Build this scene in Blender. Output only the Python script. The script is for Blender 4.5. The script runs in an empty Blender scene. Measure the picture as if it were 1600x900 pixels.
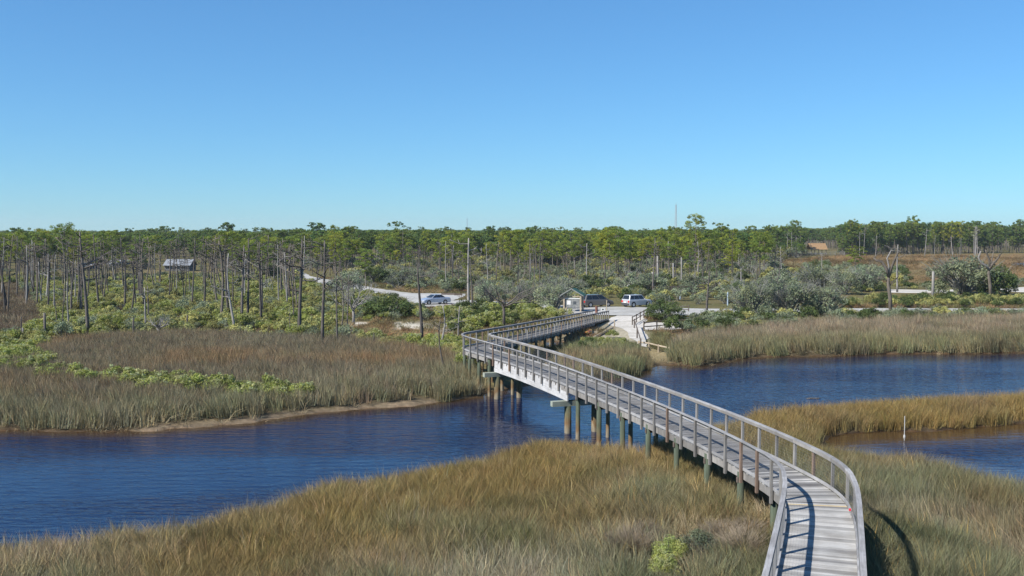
import bpy, math, random
import numpy as np
from mathutils import Vector, Matrix

random.seed(7)
rng = np.random.default_rng(11)
SC = bpy.context.scene
COL = SC.collection
PI = math.pi

# ------------------------------------------------------------------ camera
F, HC, HY = 1556.0, 10.9, 366.0            # focal length in photo pixels, eye height above the water, horizon row
PITCH = math.atan((450 - HY) / F)
cam = bpy.data.cameras.new('camera')
cam.sensor_width = 36.0
cam.lens = 36.0 * F / 1600.0
cam.clip_start, cam.clip_end = 0.5, 12000
camo = bpy.data.objects.new('camera', cam)
COL.objects.link(camo)
camo.location = (0, 0, HC)
camo.rotation_euler = (PI / 2 - PITCH, 0, 0)
SC.camera = camo

# ------------------------------------------------------------------ sky, sun, exposure
SUN_EL = math.radians(42)
SUN_FROM = Vector((-0.85, -0.53)).normalized()      # the sun stands to the left, behind the viewer
w = bpy.data.worlds.new('World')
SC.world = w
w.use_nodes = True
wn, wl = w.node_tree.nodes, w.node_tree.links
sky = wn.new('ShaderNodeTexSky')
sky.sky_type = 'NISHITA'
sky.sun_disc = False
sky.sun_elevation = SUN_EL
sky.sun_rotation = math.atan2(SUN_FROM.x, SUN_FROM.y)
sky.altitude = 0
sky.air_density = 1.0
sky.dust_density = 0.0
sky.ozone_density = 9.0
bgn = wn['Background']
bgn.inputs['Strength'].default_value = 0.07
sgm = wn.new('ShaderNodeGamma'); sgm.inputs['Gamma'].default_value = 0.82
sgn = wn.new('ShaderNodeMix'); sgn.data_type = 'RGBA'; sgn.blend_type = 'MULTIPLY'; sgn.inputs[0].default_value = 1.0
sgn.inputs[7].default_value = (0.94, 1.465, 1.75, 1)      # the camera's cool daylight white balance
wl.new(sky.outputs[0], sgm.inputs['Color']); wl.new(sgm.outputs[0], sgn.inputs[6])
wl.new(sgn.outputs[2], bgn.inputs['Color'])
sl = bpy.data.lights.new('sun', 'SUN')
sl.energy = 5.0
sl.angle = math.radians(0.5)
sl.color = (1.0, 0.95, 0.87)
so = bpy.data.objects.new('sun', sl)
COL.objects.link(so)
sd = Vector((SUN_FROM.x * math.cos(SUN_EL), SUN_FROM.y * math.cos(SUN_EL), math.sin(SUN_EL)))
so.rotation_euler = sd.to_track_quat('Z', 'Y').to_euler()
so.location = (-40, -20, 60)
SC.view_settings.view_transform = 'Standard'
SC.view_settings.look = 'None'
SC.view_settings.exposure = 0.68
SC.view_settings.gamma = 1.0
SC.cycles.max_bounces = 6
SC.cycles.diffuse_bounces = 2
SC.cycles.glossy_bounces = 2
SC.cycles.transmission_bounces = 3
SC.cycles.transparent_max_bounces = 6
SC.cycles.volume_bounces = 0

# ------------------------------------------------------------------ helpers
def at(x, y, z=0.3):
    """the point of the plane at height z that the photo shows at pixel x, y"""
    c, s = math.cos(PITCH), math.sin(PITCH)
    dx, dy, dz = (x - 800) / F, c - s * (y - 450) / F, -s - c * (y - 450) / F
    t = (z - HC) / dz
    return (dx * t, dy * t)

def hgt(y, Y):
    """height of the point at photo row y standing at distance Y"""
    c, s = math.cos(PITCH), math.sin(PITCH)
    return HC + Y * (-s - c * (y - 450) / F) / (c - s * (y - 450) / F)

def poly(pts, z=0.3):
    return np.array([at(p[0], p[1], p[2] if len(p) > 2 else z) for p in pts])

def vnoise(x, y, seed=0):
    x = np.asarray(x, float); y = np.asarray(y, float)
    xi, yi = np.floor(x).astype(np.int64), np.floor(y).astype(np.int64)
    fx, fy = x - xi, y - yi
    fx, fy = fx * fx * (3 - 2 * fx), fy * fy * (3 - 2 * fy)
    def h(a, b):
        n = (a * 374761393 + b * 668265263 + seed * 1442695041) & 0x7fffffff
        n = ((n ^ (n >> 13)) * 1274126177) & 0x7fffffff
        n = n ^ (n >> 16)
        return (n & 0xffff) / 65535.0
    return (h(xi, yi) * (1 - fx) + h(xi + 1, yi) * fx) * (1 - fy) + (h(xi, yi + 1) * (1 - fx) + h(xi + 1, yi + 1) * fx) * fy

def fbm(x, y, seed=0, o=3):
    a, t, n = 1.0, 0.0, 0.0
    for k in range(o):
        t = t + a * vnoise(np.asarray(x) * 2 ** k, np.asarray(y) * 2 ** k, seed + k * 17)
        n += a; a *= 0.5
    return t / n

def inside(P, x, y):
    r = np.zeros(np.shape(x), bool)
    n = len(P)
    for i in range(n):
        x0, y0 = P[i]; x1, y1 = P[(i + 1) % n]
        if y0 == y1: continue
        c = ((y0 > y) != (y1 > y)) & (x < (x1 - x0) * (y - y0) / (y1 - y0) + x0)
        r ^= c
    return r

def sdf(P, x, y):
    """signed distance to a closed outline, positive inside"""
    d = np.full(np.shape(x), 1e9)
    n = len(P)
    for i in range(n):
        a, b = P[i], P[(i + 1) % n]
        e = b - a
        l2 = max(e @ e, 1e-9)
        t = np.clip(((x - a[0]) * e[0] + (y - a[1]) * e[1]) / l2, 0, 1)
        d = np.minimum(d, np.hypot(x - a[0] - t * e[0], y - a[1] - t * e[1]))
    return np.where(inside(P, x, y), d, -d)

def link(o, parent=None):
    COL.objects.link(o)
    if parent is not None: o.parent = parent
    return o

def tag(o, label=None, cat=None, group=None, kind=None):
    if label: o['label'] = label
    if cat: o['category'] = cat
    if group: o['group'] = group
    if kind: o['kind'] = kind
    return o

def empty(name, loc=(0, 0, 0), rz=0.0):
    o = bpy.data.objects.new(name, None)
    o.empty_display_size = 0.3
    o.location = loc
    o.rotation_euler = (0, 0, rz)
    return link(o)

class MB:
    """collects polygons and links them as one mesh object"""
    def __init__(s): s.v, s.f, s.m, s.c = [], [], [], []
    def poly(s, pts, mi=0):
        n = len(s.v); s.v += [tuple(p) for p in pts]; s.f.append(tuple(range(n, n + len(pts)))); s.m.append(mi)
    def hexa(s, b, t, mi=0):
        n = len(s.v); s.v += [tuple(p) for p in b] + [tuple(p) for p in t]
        for q in ((3, 2, 1, 0), (4, 5, 6, 7), (0, 1, 5, 4), (1, 2, 6, 5), (2, 3, 7, 6), (3, 0, 4, 7)):
            s.f.append(tuple(n + i for i in q)); s.m.append(mi)
    def box(s, x0, x1, y0, y1, z0, z1, mi=0):
        s.hexa([(x0, y0, z0), (x1, y0, z0), (x1, y1, z0), (x0, y1, z0)], [(x0, y0, z1), (x1, y0, z1), (x1, y1, z1), (x0, y1, z1)], mi)
    def tube(s, pts, rad, n=6, mi=0, cap=True):
        pts = [Vector(p) for p in pts]
        base = len(s.v)
        for i, p in enumerate(pts):
            d = (pts[min(i + 1, len(pts) - 1)] - pts[max(i - 1, 0)]).normalized()
            u = d.cross(Vector((0.13, 0.99, 0.05)) if abs(d.y) < 0.9 else Vector((1, 0, 0.1))).normalized()
            v = d.cross(u)
            r = rad[i] if isinstance(rad, (list, tuple)) else rad
            for k in range(n):
                a = 2 * PI * k / n
                q = p + u * (r * math.cos(a)) + v * (r * math.sin(a))
                s.v.append((q.x, q.y, q.z))
        for i in range(len(pts) - 1):
            for k in range(n):
                a, b = base + i * n + k, base + i * n + (k + 1) % n
                s.f.append((a, b, b + n, a + n)); s.m.append(mi)
        if cap:
            s.f.append(tuple(base + k for k in range(n))[::-1]); s.m.append(mi)
            e = base + (len(pts) - 1) * n
            s.f.append(tuple(e + k for k in range(n))); s.m.append(mi)
    def mesh(s, name, mats, smooth=False):
        me = bpy.data.meshes.new(name)
        me.from_pydata(s.v, [], s.f)
        for m in (mats if isinstance(mats, (list, tuple)) else [mats]): me.materials.append(m)
        me.polygons.foreach_set('material_index', s.m)
        if smooth: me.polygons.foreach_set('use_smooth', [True] * len(s.f))
        me.update()
        return me
    def build(s, name, mats, parent=None, smooth=False):
        return link(bpy.data.objects.new(name, s.mesh(name, mats, smooth)), parent)

def np_mesh(name, V, T, mats, col=None, mi=None):
    """a triangle mesh from arrays, with an optional colour per vertex"""
    me = bpy.data.meshes.new(name)
    V = np.asarray(V, np.float32); T = np.asarray(T, np.int32)
    me.vertices.add(len(V)); me.vertices.foreach_set('co', V.ravel())
    me.loops.add(T.size); me.loops.foreach_set('vertex_index', T.ravel())
    k = T.shape[1]
    me.polygons.add(len(T)); me.polygons.foreach_set('loop_start', np.arange(0, T.size, k, dtype=np.int32))
    for m in (mats if isinstance(mats, (list, tuple)) else [mats]): me.materials.append(m)
    if mi is not None: me.polygons.foreach_set('material_index', np.asarray(mi, np.int32))
    me.update(calc_edges=True)
    if col is not None:
        a = me.color_attributes.new('col', 'FLOAT_COLOR', 'POINT')
        c = np.ones((len(V), 4), np.float32); c[:, :3] = col
        a.data.foreach_set('color', c.ravel())
    return me

# ------------------------------------------------------------------ materials
def M(name, color=(0.5, 0.5, 0.5), rough=0.8, spec=0.3, metal=0.0):
    m = bpy.data.materials.new(name)
    m.use_nodes = True
    b = m.node_tree.nodes['Principled BSDF']
    b.inputs['Base Color'].default_value = (*color, 1)
    b.inputs['Roughness'].default_value = rough
    b.inputs['Specular IOR Level'].default_value = spec
    b.inputs['Metallic'].default_value = metal
    return m

def nd(m, t, **kw):
    n = m.node_tree.nodes.new(t)
    for k, v in kw.items(): setattr(n, k, v)
    return n

def ln(m, a, b): m.node_tree.links.new(a, b)

def noise(m, scale, coord='Object', stretch=(1, 1, 1), detail=4, rough=0.6):
    tc = nd(m, 'ShaderNodeTexCoord')
    mp = nd(m, 'ShaderNodeMapping'); mp.inputs['Scale'].default_value = stretch
    if coord == 'World':
        g = nd(m, 'ShaderNodeNewGeometry'); ln(m, g.outputs['Position'], mp.inputs[0])
    else:
        ln(m, tc.outputs[coord], mp.inputs[0])
    n = nd(m, 'ShaderNodeTexNoise')
    n.inputs['Scale'].default_value = scale; n.inputs['Detail'].default_value = detail; n.inputs['Roughness'].default_value = rough
    ln(m, mp.outputs[0], n.inputs['Vector'])
    return n.outputs['Fac']

def ramp(m, fac, stops):
    r = nd(m, 'ShaderNodeValToRGB')
    e = r.color_ramp.elements
    while len(e) < len(stops): e.new(0.5)
    for i, (p, c) in enumerate(stops):
        e[i].position = p; e[i].color = (*c, 1) if len(c) == 3 else c
    ln(m, fac, r.inputs[0])
    return r.outputs[0]

def mul(m, a, b, fac=1.0):
    x = nd(m, 'ShaderNodeMix', data_type='RGBA', blend_type='MULTIPLY')
    x.inputs[0].default_value = fac
    ln(m, a, x.inputs[6]); ln(m, b, x.inputs[7])
    return x.outputs[2]

def mix(m, fac, a, b):
    x = nd(m, 'ShaderNodeMix', data_type='RGBA')
    if hasattr(fac, 'links'): ln(m, fac, x.inputs[0])
    else: x.inputs[0].default_value = fac
    for s, i in ((a, 6), (b, 7)):
        if hasattr(s, 'links'): ln(m, s, x.inputs[i])
        else: x.inputs[i].default_value = (*s, 1)
    return x.outputs[2]

def base(m, sock): ln(m, sock, m.node_tree.nodes['Principled BSDF'].inputs['Base Color'])

def bump(m, h, strength=0.4, dist=0.02):
    b = nd(m, 'ShaderNodeBump'); b.inputs['Strength'].default_value = strength; b.inputs['Distance'].default_value = dist
    ln(m, h, b.inputs['Height']); ln(m, b.outputs[0], m.node_tree.nodes['Principled BSDF'].inputs['Normal'])

def objrand(m, lo, hi):
    """per object (or per instance) grey factor between lo and hi"""
    oi = nd(m, 'ShaderNodeObjectInfo')
    return ramp(m, oi.outputs['Random'], [(0, (lo,) * 3), (1, (hi,) * 3)])

def wood(name, dark, light, lo=0.8, hi=1.15, along=(1.2, 26, 26), rough=0.85):
    m = M(name, rough=rough, spec=0.25)
    g = noise(m, 1.6, 'Object', along, 6, 0.7)
    st = noise(m, 1.1, 'World', (1, 1, 1), 3)
    c = ramp(m, g, [(0.3, dark), (0.68, light)])
    c = mul(m, c, ramp(m, st, [(0.3, (0.72, 0.7, 0.68)), (0.7, (1.1, 1.1, 1.1))]))
    c = mul(m, c, objrand(m, lo, hi))
    base(m, c); bump(m, g, 0.35, 0.008)
    return m

MAT = {}
MAT['plank'] = wood('weathered deck wood', (0.22, 0.215, 0.205), (0.5, 0.495, 0.48), 0.62, 1.2)
MAT['plank_grey'] = wood('grey deck wood', (0.11, 0.107, 0.105), (0.26, 0.257, 0.255), 0.7, 1.2)
MAT['plank_new'] = wood('newer yellowish deck wood', (0.42, 0.33, 0.19), (0.6, 0.5, 0.32), 0.9, 1.0)
MAT['post'] = wood('weathered post wood', (0.14, 0.13, 0.12), (0.29, 0.28, 0.268), 0.7, 1.2, (26, 26, 1.2))
MAT['cap'] = wood('weathered rail wood', (0.2, 0.2, 0.205), (0.37, 0.37, 0.375), 0.72, 1.18)
MAT['girder'] = wood('pale whitened beam wood', (0.3, 0.3, 0.305), (0.52, 0.52, 0.525), 0.95, 1.05, (0.5, 12, 12))
MAT['dark_wood'] = wood('dark brown wood', (0.07, 0.055, 0.045), (0.15, 0.12, 0.1))
MAT['tan_wood'] = wood('tan wood', (0.3, 0.24, 0.17), (0.48, 0.41, 0.31), 0.85, 1.1, (26, 26, 1.2))
m = MAT['piling'] = M('green treated piling wood', rough=0.9)
gp = nd(m, 'ShaderNodeNewGeometry'); sp = nd(m, 'ShaderNodeSeparateXYZ'); ln(m, gp.outputs['Position'], sp.inputs[0])
ad = nd(m, 'ShaderNodeMath', operation='MULTIPLY_ADD'); ad.inputs[1].default_value = 0.4
ln(m, sp.outputs[2], ad.inputs[0])
nz = noise(m, 3.0, 'World', (1, 1, 0.35), 4)
sc_ = nd(m, 'ShaderNodeMath', operation='MULTIPLY'); sc_.inputs[1].default_value = 0.45
ln(m, nz, sc_.inputs[0]); ln(m, sc_.outputs[0], ad.inputs[2])
c = ramp(m, ad.outputs[0], [(0.16, (0.24, 0.21, 0.16)), (0.34, (0.2, 0.165, 0.11)), (0.42, (0.14, 0.085, 0.04)), (0.62, (0.115, 0.1, 0.055)), (0.78, (0.07, 0.08, 0.05)), (1.0, (0.07, 0.088, 0.062))])
g = noise(m, 9, 'World', (1, 1, 0.12), 4)
base(m, mul(m, c, ramp(m, g, [(0.3, (0.6,) * 3), (0.7, (1.2,) * 3)])))
MAT['capbeam'] = wood('greenish beam wood', (0.2, 0.23, 0.19), (0.36, 0.39, 0.33))
MAT['wire'] = M('galvanised wire', (0.35, 0.35, 0.35), 0.5, 0.5, 0.6)

def leafmat(name, col, lo=0.7, hi=1.25, trans=0.3, rough=0.7, hue=None):
    m = M(name, rough=rough, spec=0.2)
    at_ = nd(m, 'ShaderNodeAttribute', attribute_name='col')
    rgb = nd(m, 'ShaderNodeRGB'); rgb.outputs[0].default_value = (*col, 1)
    c = mul(m, rgb.outputs[0], at_.outputs['Color'])
    if hue:
        oi = nd(m, 'ShaderNodeObjectInfo')
        c = mul(m, c, ramp(m, oi.outputs['Random'], hue))
    else:
        c = mul(m, c, objrand(m, lo, hi))
    base(m, c)
    nt = m.node_tree
    tr = nd(m, 'ShaderNodeBsdfTranslucent'); ln(m, c, tr.inputs[0])
    ms = nd(m, 'ShaderNodeMixShader'); ms.inputs[0].default_value = trans
    ln(m, nt.nodes['Principled BSDF'].outputs[0], ms.inputs[1]); ln(m, tr.outputs[0], ms.inputs[2])
    ln(m, ms.outputs[0], nt.nodes['Material Output'].inputs[0])
    return m

HUE_PINE = [(0, (0.7, 0.85, 0.9)), (0.35, (0.95, 1.0, 0.9)), (0.7, (1.15, 1.1, 0.8)), (1, (1.45, 1.25, 0.8))]
MAT['pine'] = leafmat('pine needles', (0.215, 0.26, 0.052), trans=0.42, hue=HUE_PINE)
MAT['pine_far'] = leafmat('distant pine needles', (0.125, 0.18, 0.052), trans=0.4, hue=HUE_PINE)
MAT['flower'] = leafmat('cream flower tufts', (0.4, 0.42, 0.2), 0.85, 1.1)
MAT['leaf_green'] = leafmat('bright shrub leaves', (0.235, 0.27, 0.066), 0.75, 1.25)
MAT['leaf_olive'] = leafmat('olive shrub leaves', (0.295, 0.295, 0.105), 0.65, 1.3)
MAT['leaf_bright'] = leafmat('light green bush leaves', (0.3, 0.34, 0.1), 0.95, 1.05, 0.35)
MAT['leaf_dark'] = leafmat('dark shrub leaves', (0.08, 0.11, 0.035), 0.75, 1.3)
MAT['leaf_grey'] = leafmat('grey green oak leaves', (0.2, 0.235, 0.14), 0.7, 1.25)
MAT['leaf_yellow'] = leafmat('yellow green palm fronds', (0.2, 0.23, 0.05), 0.8, 1.2)
MAT['twig'] = leafmat('grey twigs', (0.225, 0.225, 0.2), 0.7, 1.2, 0.0)
MAT['brush'] = leafmat('dry brown brush', (0.25, 0.205, 0.15), 0.7, 1.2, 0.0)

m = MAT['grass'] = M('marsh grass blades', rough=0.65, spec=0.25)
ta = nd(m, 'ShaderNodeAttribute', attribute_name='tint', attribute_type='INSTANCER')
ca = nd(m, 'ShaderNodeAttribute', attribute_name='col')
gc = mul(m, ta.outputs['Color'], ca.outputs['Color'])
base(m, gc)
tr = nd(m, 'ShaderNodeBsdfTranslucent'); ln(m, gc, tr.inputs[0])
ms = nd(m, 'ShaderNodeMixShader'); ms.inputs[0].default_value = 0.25
ln(m, m.node_tree.nodes['Principled BSDF'].outputs[0], ms.inputs[1]); ln(m, tr.outputs[0], ms.inputs[2])
ln(m, ms.outputs[0], m.node_tree.nodes['Material Output'].inputs[0])

def barkmat(name, a, b, lo=0.75, hi=1.2):
    m = M(name, rough=0.9, spec=0.15)
    n_ = noise(m, 2.2, 'Object', (4, 4, 0.5), 5)
    base(m, mul(m, ramp(m, n_, [(0.32, a), (0.68, b)]), objrand(m, lo, hi)))
    return m
MAT['bark'] = barkmat('pine bark', (0.08, 0.068, 0.055), (0.18, 0.155, 0.13), 0.7, 1.3)
MAT['bark_grey'] = barkmat('bleached dead wood', (0.16, 0.15, 0.14), (0.33, 0.31, 0.29))
MAT['bark_dark'] = barkmat('dark dead bark', (0.055, 0.047, 0.042), (0.155, 0.138, 0.126), 0.7, 1.3)

# ------------------------------------------------------------------ outlines of the place (from the ground the photo shows)
FARBANK = [(-700, 676), (-200, 673), (0, 673), (120, 674), (205, 675), (300, 668), (400, 660), (480, 647), (560, 640), (640, 634), (700, 627), (742, 621),
           (775, 612), (805, 606), (840, 601), (880, 597), (930, 594), (965, 592), (1000, 587), (1016, 577), (1032, 570), (1060, 570), (1090, 573), (1125, 567),
           (1160, 560), (1230, 557), (1300, 556), (1400, 553), (1500, 553), (1600, 551), (1900, 549), (2400, 549)]
NEARBANK = [(2400, 580), (1900, 598), (1600, 612), (1500, 617), (1400, 621), (1300, 628), (1230, 633), (1180, 640), (1130, 652), (1070, 668), (1015, 684), (985, 690),
            (940, 688), (880, 684), (840, 682), (790, 692), (740, 712), (650, 727), (560, 737), (492, 743), (470, 754), (395, 778), (280, 807), (150, 819), (0, 834), (-300, 858), (-700, 880)]
fb = poly(FARBANK, 0.0); nb = poly(NEARBANK, 0.95)
RIVER = np.vstack([fb, nb])
POOL = np.vstack([poly([(1285, 684), (1345, 677), (1400, 674), (1450, 673), (1500, 669), (1600, 661), (1900, 645), (2300, 630)], 0.0),
                  poly([(2300, 860), (1900, 790), (1600, 741), (1540, 729), (1500, 718), (1440, 708), (1380, 704), (1330, 697), (1285, 690)], 0.95)])
INLET = poly([(848, 533), (888, 535), (892, 543), (850, 546)], 0.0)
POND = poly([(1572, 412), (1600, 410), (1900, 407), (1900, 416), (1600, 416.5), (1580, 415)], 0.0)
WATERS = [RIVER, POOL, INLET, POND]
NEAR = np.vstack([nb, [(-60, 8), (90, 8)]])
LMARSH = np.vstack([poly([p for p in FARBANK if p[0] <= 760], 0.0), poly([(752, 604), (742, 585), (705, 562), (640, 548), (560, 540), (420, 533), (300, 528), (150, 534), (60, 546), (50, 570), (-100, 600), (-700, 610)])])
LMEADOW = poly([(-300, 430), (30, 447), (66, 480), (76, 518), (30, 528), (-300, 532)])
RMARSH = np.vstack([poly([p for p in FARBANK if p[0] >= 1032], 0.0), poly([(2400, 490), (1900, 495), (1600, 503), (1400, 507), (1300, 511), (1200, 518), (1120, 527), (1062, 540), (1046, 553)])])
PROM = np.vstack([poly([(870, 598), (930, 594), (965, 592), (1000, 587), (1016, 577)], 0.0), poly([(1010, 560), (990, 550), (940, 548), (890, 556), (860, 580)])])
FIELD = poly([(1195, 442), (1195, 412), (1290, 401), (1400, 398), (1600, 396), (2100, 394), (2100, 440), (1600, 446)])
CLEARING = poly([(500, 508), (560, 503), (640, 503), (700, 512), (705, 535), (660, 537), (600, 537), (520, 520)])

ROADZ = 0.5
def ribbon(pts, wd):
    P = [Vector(at(p[0], p[1], ROADZ)) for p in pts]
    L, R = [], []
    for i, p in enumerate(P):
        d = (P[min(i + 1, len(P) - 1)] - P[max(i - 1, 0)]).normalized()
        n = Vector((-d.y, d.x)); h = (wd[i] if isinstance(wd, (list, tuple)) else wd) / 2
        L.append(p + n * h); R.append(p - n * h)
    return np.array([tuple(v) for v in L] + [tuple(v) for v in reversed(R)])

ROAD = ribbon([(447, 418), (455, 424), (470, 433), (510, 440), (560, 451), (610, 459), (660, 466)], [5, 5, 6, 6, 7, 8, 10])
LOT = poly([(640, 458), (729, 459), (722, 464), (700, 473), (690, 479), (655, 480), (636, 470)], ROADZ)
FRONTROAD = ribbon([(690, 471), (780, 476), (870, 483), (960, 485.5), (1060, 487), (1160, 487), (1300, 485), (1420, 484), (1560, 484), (1900, 484)], [10, 11, 13, 15, 13, 10, 8, 6, 4.5, 4.5])
SIDEROAD = poly([(962, 443), (990, 442), (1020, 444), (1022, 450), (990, 450), (960, 449)], ROADZ)
SANDTRACK = poly([(1385, 452), (1450, 453), (1512, 452), (1512, 458), (1440, 458), (1390, 457)], ROADZ)
SANDPATCH = poly([(1560, 450), (1600, 448.5), (1700, 448), (1700, 456), (1610, 457), (1566, 455)], ROADZ)
SIDETRACK = poly([(546, 420), (580, 421), (576, 425), (545, 424)], ROADZ)
SIDETRACK2 = poly([(665, 430), (696, 430), (700, 433), (668, 434)], ROADZ)
PATH = poly([(952, 497), (968, 492), (1006, 491), (1010, 500), (1004, 512), (1014, 528), (1012, 542), (998, 540), (988, 528), (972, 514), (950, 505)], 0.45)
PATHSIDE = poly([(1008, 503), (1040, 504), (1080, 505), (1075, 514), (1030, 516), (1006, 515)], 0.45)
SANDS = [(ROAD, 0.3), (LOT, 0.3), (FRONTROAD, 0.3), (SIDEROAD, 0.3), (SANDTRACK, 0.3), (SANDPATCH, .3), (SIDETRACK, .3), (SIDETRACK2, .3), (PATH, 0.2), (PATHSIDE, 0.2)]

def wat(x, y):
    d = np.full(np.shape(x), -1e9)
    for P in WATERS: d = np.maximum(d, sdf(P, x, y))
    return d + (fbm(x * 0.8, y * 0.8, 5, 4) - 0.5) * 1.25

def ground(x, y, dw=None):
    x = np.asarray(x, float); y = np.asarray(y, float)
    if dw is None: dw = wat(x, y)
    hb = 0.36 + 0.16 * (fbm(x * 0.08, y * 0.08, 3) - 0.5) + 0.09 * (fbm(x * 0.7, y * 0.7, 4) - 0.5)
    hb = hb + 0.55 * np.clip((46 - y) / 10, 0, 1) * np.clip((x - 1) / 5, 0, 1) * np.clip((16 - x) / 4, 0, 1)
    far = np.clip((y - 200) / 400, 0, 1)
    hb = hb + far * 0.5 * fbm(x * 0.01, y * 0.01, 8)
    land = np.clip(-dw / 2.2, 0, 1); land = land * (2 - land)
    h = np.where(dw < 0, hb * land, -np.minimum(dw * 0.35, 1.1))
    for P, mg in SANDS:
        bx = (x > P[:, 0].min() - 6) & (x < P[:, 0].max() + 6) & (y > P[:, 1].min() - 6) & (y < P[:, 1].max() + 6)
        if bx.any():
            s = sdf(P, x[bx], y[bx])
            k = np.clip((s + 4) / 3.0, 0, 1)
            zt = 0.405 if mg == 0.2 else 0.455
            h[bx] = h[bx] * (1 - k) + zt * k
    return h

def gz(x, y): return float(ground(np.array([x]), np.array([y]))[0])

# ------------------------------------------------------------------ ground sheet
def fan():
    rr = [27.0]
    while rr[-1] < 3600:
        r = rr[-1]; rr.append(r + max(0.28, r * (0.0062 if r < 260 else 0.03)))
    rr = np.array(rr)
    th = np.radians(np.linspace(-64, 64, 620))
    R, T = np.meshgrid(rr, th, indexing='ij')
    return R * np.sin(T), R * np.cos(T) - 25.0
GX, GY = fan()
gx, gy = GX.ravel(), GY.ravel()
dw = wat(gx, gy)
gh = ground(gx, gy, dw)
nr, nc = GX.shape
I = np.arange(nr * nc).reshape(nr, nc)
quads = np.stack([I[:-1, :-1], I[:-1, 1:], I[1:, 1:], I[1:, :-1]], -1).reshape(-1, 4)[:, ::-1]
cc = np.empty((nr * nc, 3)); cc[:] = (0.115, 0.105, 0.05)
n1 = fbm(gx * 0.05, gy * 0.05, 21); n2 = fbm(gx * 0.35, gy * 0.35, 22)
def paint(mask, col, k=1.0):
    kk = (np.clip(mask, 0, 1) * k)[:, None]
    cc[:] = cc * (1 - kk) + np.array(col) * kk
paint((n1 - 0.45) * 6, (0.15, 0.12, 0.06), 0.7)
paint((n2 - 0.55) * 6, (0.09, 0.1, 0.04), 0.6)
def zone(P, soft=2.0): return np.clip(sdf(P, gx, gy) / soft + 0.5, 0, 1)
zn = zone(NEAR)
paint(zn, (0.11, 0.09, 0.05)); paint(zn * np.clip((n2 - 0.5) * 5, 0, 1), (0.17, 0.135, 0.075))
paint(zone(LMARSH), (0.1, 0.08, 0.048)); paint(zone(RMARSH), (0.12, 0.095, 0.055)); paint(zone(PROM), (0.1, 0.085, 0.045))
paint(zone(LMEADOW), (0.105, 0.075, 0.045))
zf = zone(FIELD, 6)
paint(zf, (0.17, 0.118, 0.055)); paint(zf * np.clip((fbm(gx * 0.012, gy * 0.03, 31) - 0.48) * 8, 0, 1), (0.16, 0.13, 0.06))
zc = zone(CLEARING, 3)
paint(zc, (0.2, 0.14, 0.075)); paint(zc * np.clip((fbm(gx * 0.25, gy * 0.12, 33) - 0.46) * 9, 0, 1), (0.5, 0.47, 0.42))
sandbank = np.clip(sdf(poly([(190, 690), (190, 655), (480, 630), (700, 615), (745, 612), (735, 640)], 0.1), gx, gy) / 1.0, 0, 1) * np.clip((1.0 + dw) / 0.5, 0, 1)
paint(sandbank, (0.22, 0.175, 0.125))
landing = zone(poly([(1010, 545), (1046, 552), (1050, 570), (1018, 574), (1008, 560)], 0.2), 0.8)
paint(landing, (0.23, 0.19, 0.11))
paint(zone(poly([(955, 508), (1000, 505), (1010, 535), (960, 535), (900, 520)], 0.3), 2), (0.42, 0.38, 0.31), 0.8)
paint(zone(poly([(840, 520), (900, 505), (960, 505), (960, 530), (850, 545)], 0.3), 2), (0.33, 0.29, 0.22), 0.8)
edge = np.clip(1.3 - np.abs(dw) / 0.9, 0, 1)
paint(edge * (1 - 0.6 * sandbank), (0.06, 0.042, 0.03), 0.85)
paint(np.clip(dw / 0.6, 0, 1), (0.13, 0.055, 0.025))
m = MAT['ground'] = M('marsh and sand ground', rough=0.95, spec=0.1)
va = nd(m, 'ShaderNodeAttribute', attribute_name='col')
nz = noise(m, 2.5, 'World', (1, 1, 1), 6, 0.65); nz2 = noise(m, 0.22, 'World', (1, 1, 1), 4)
c = mul(m, va.outputs['Color'], ramp(m, nz, [(0.3, (0.6, 0.6, 0.58)), (0.7, (1.3, 1.28, 1.22))]))
base(m, mul(m, c, ramp(m, nz2, [(0.3, (0.8, 0.82, 0.78)), (0.7, (1.15, 1.12, 1.1))])))
bump(m, nz, 0.6, 0.1)
gme = np_mesh('ground', np.stack([gx, gy, gh], 1), quads, m, cc)
tag(link(bpy.data.objects.new('ground', gme)), kind='structure')

# ------------------------------------------------------------------ roads and paths, sheets just above the ground
def sheet(name, P, z, mat):
    import bmesh
    bm = bmesh.new()
    n = len(P); pts = []
    for i in range(n):
        a, b = P[i], P[(i + 1) % n]
        L = np.hypot(*(b - a)); k = max(1, int(L / 1.2))
        for j in range(k):
            q = a + (b - a) * j / k
            nn = np.array([b[1] - a[1], a[0] - b[0]]) / max(L, 1e-6)
            q = q + nn * (float(vnoise(q[0] * 0.6, q[1] * 0.6, 41)) - 0.5) * 0.7
            pts.append(q)
    f = bm.faces.new([bm.verts.new((p[0], p[1], z)) for p in pts])
    if f.normal.z < 0: f.normal_flip()
    bmesh.ops.triangulate(bm, faces=[f])
    me = bpy.data.meshes.new(name); bm.to_mesh(me); bm.free(); me.materials.append(mat)
    for p in me.polygons:
        pass
    return tag(link(bpy.data.objects.new(name, me)), kind='structure')
def sandmat(name, a, b, s):
    m = M(name, rough=0.95, spec=0.1)
    n_ = noise(m, s, 'World', (1, 0.6, 1), 6, 0.65)
    n2_ = noise(m, 0.16, 'World', (1, 1, 1), 3)
    n3_ = noise(m, 0.8, 'World', (0.12, 1.6, 1), 3)                 # worn wheel lines
    base(m, mul(m, mul(m, ramp(m, n_, [(0.35, a), (0.65, b)]), ramp(m, n3_, [(0.38, (0.8, 0.79, 0.77)), (0.55, (1.03,) * 3)])), ramp(m, n2_, [(0.35, (0.86, 0.85, 0.83)), (0.65, (1.06, 1.06, 1.06))])))
    return m
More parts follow.
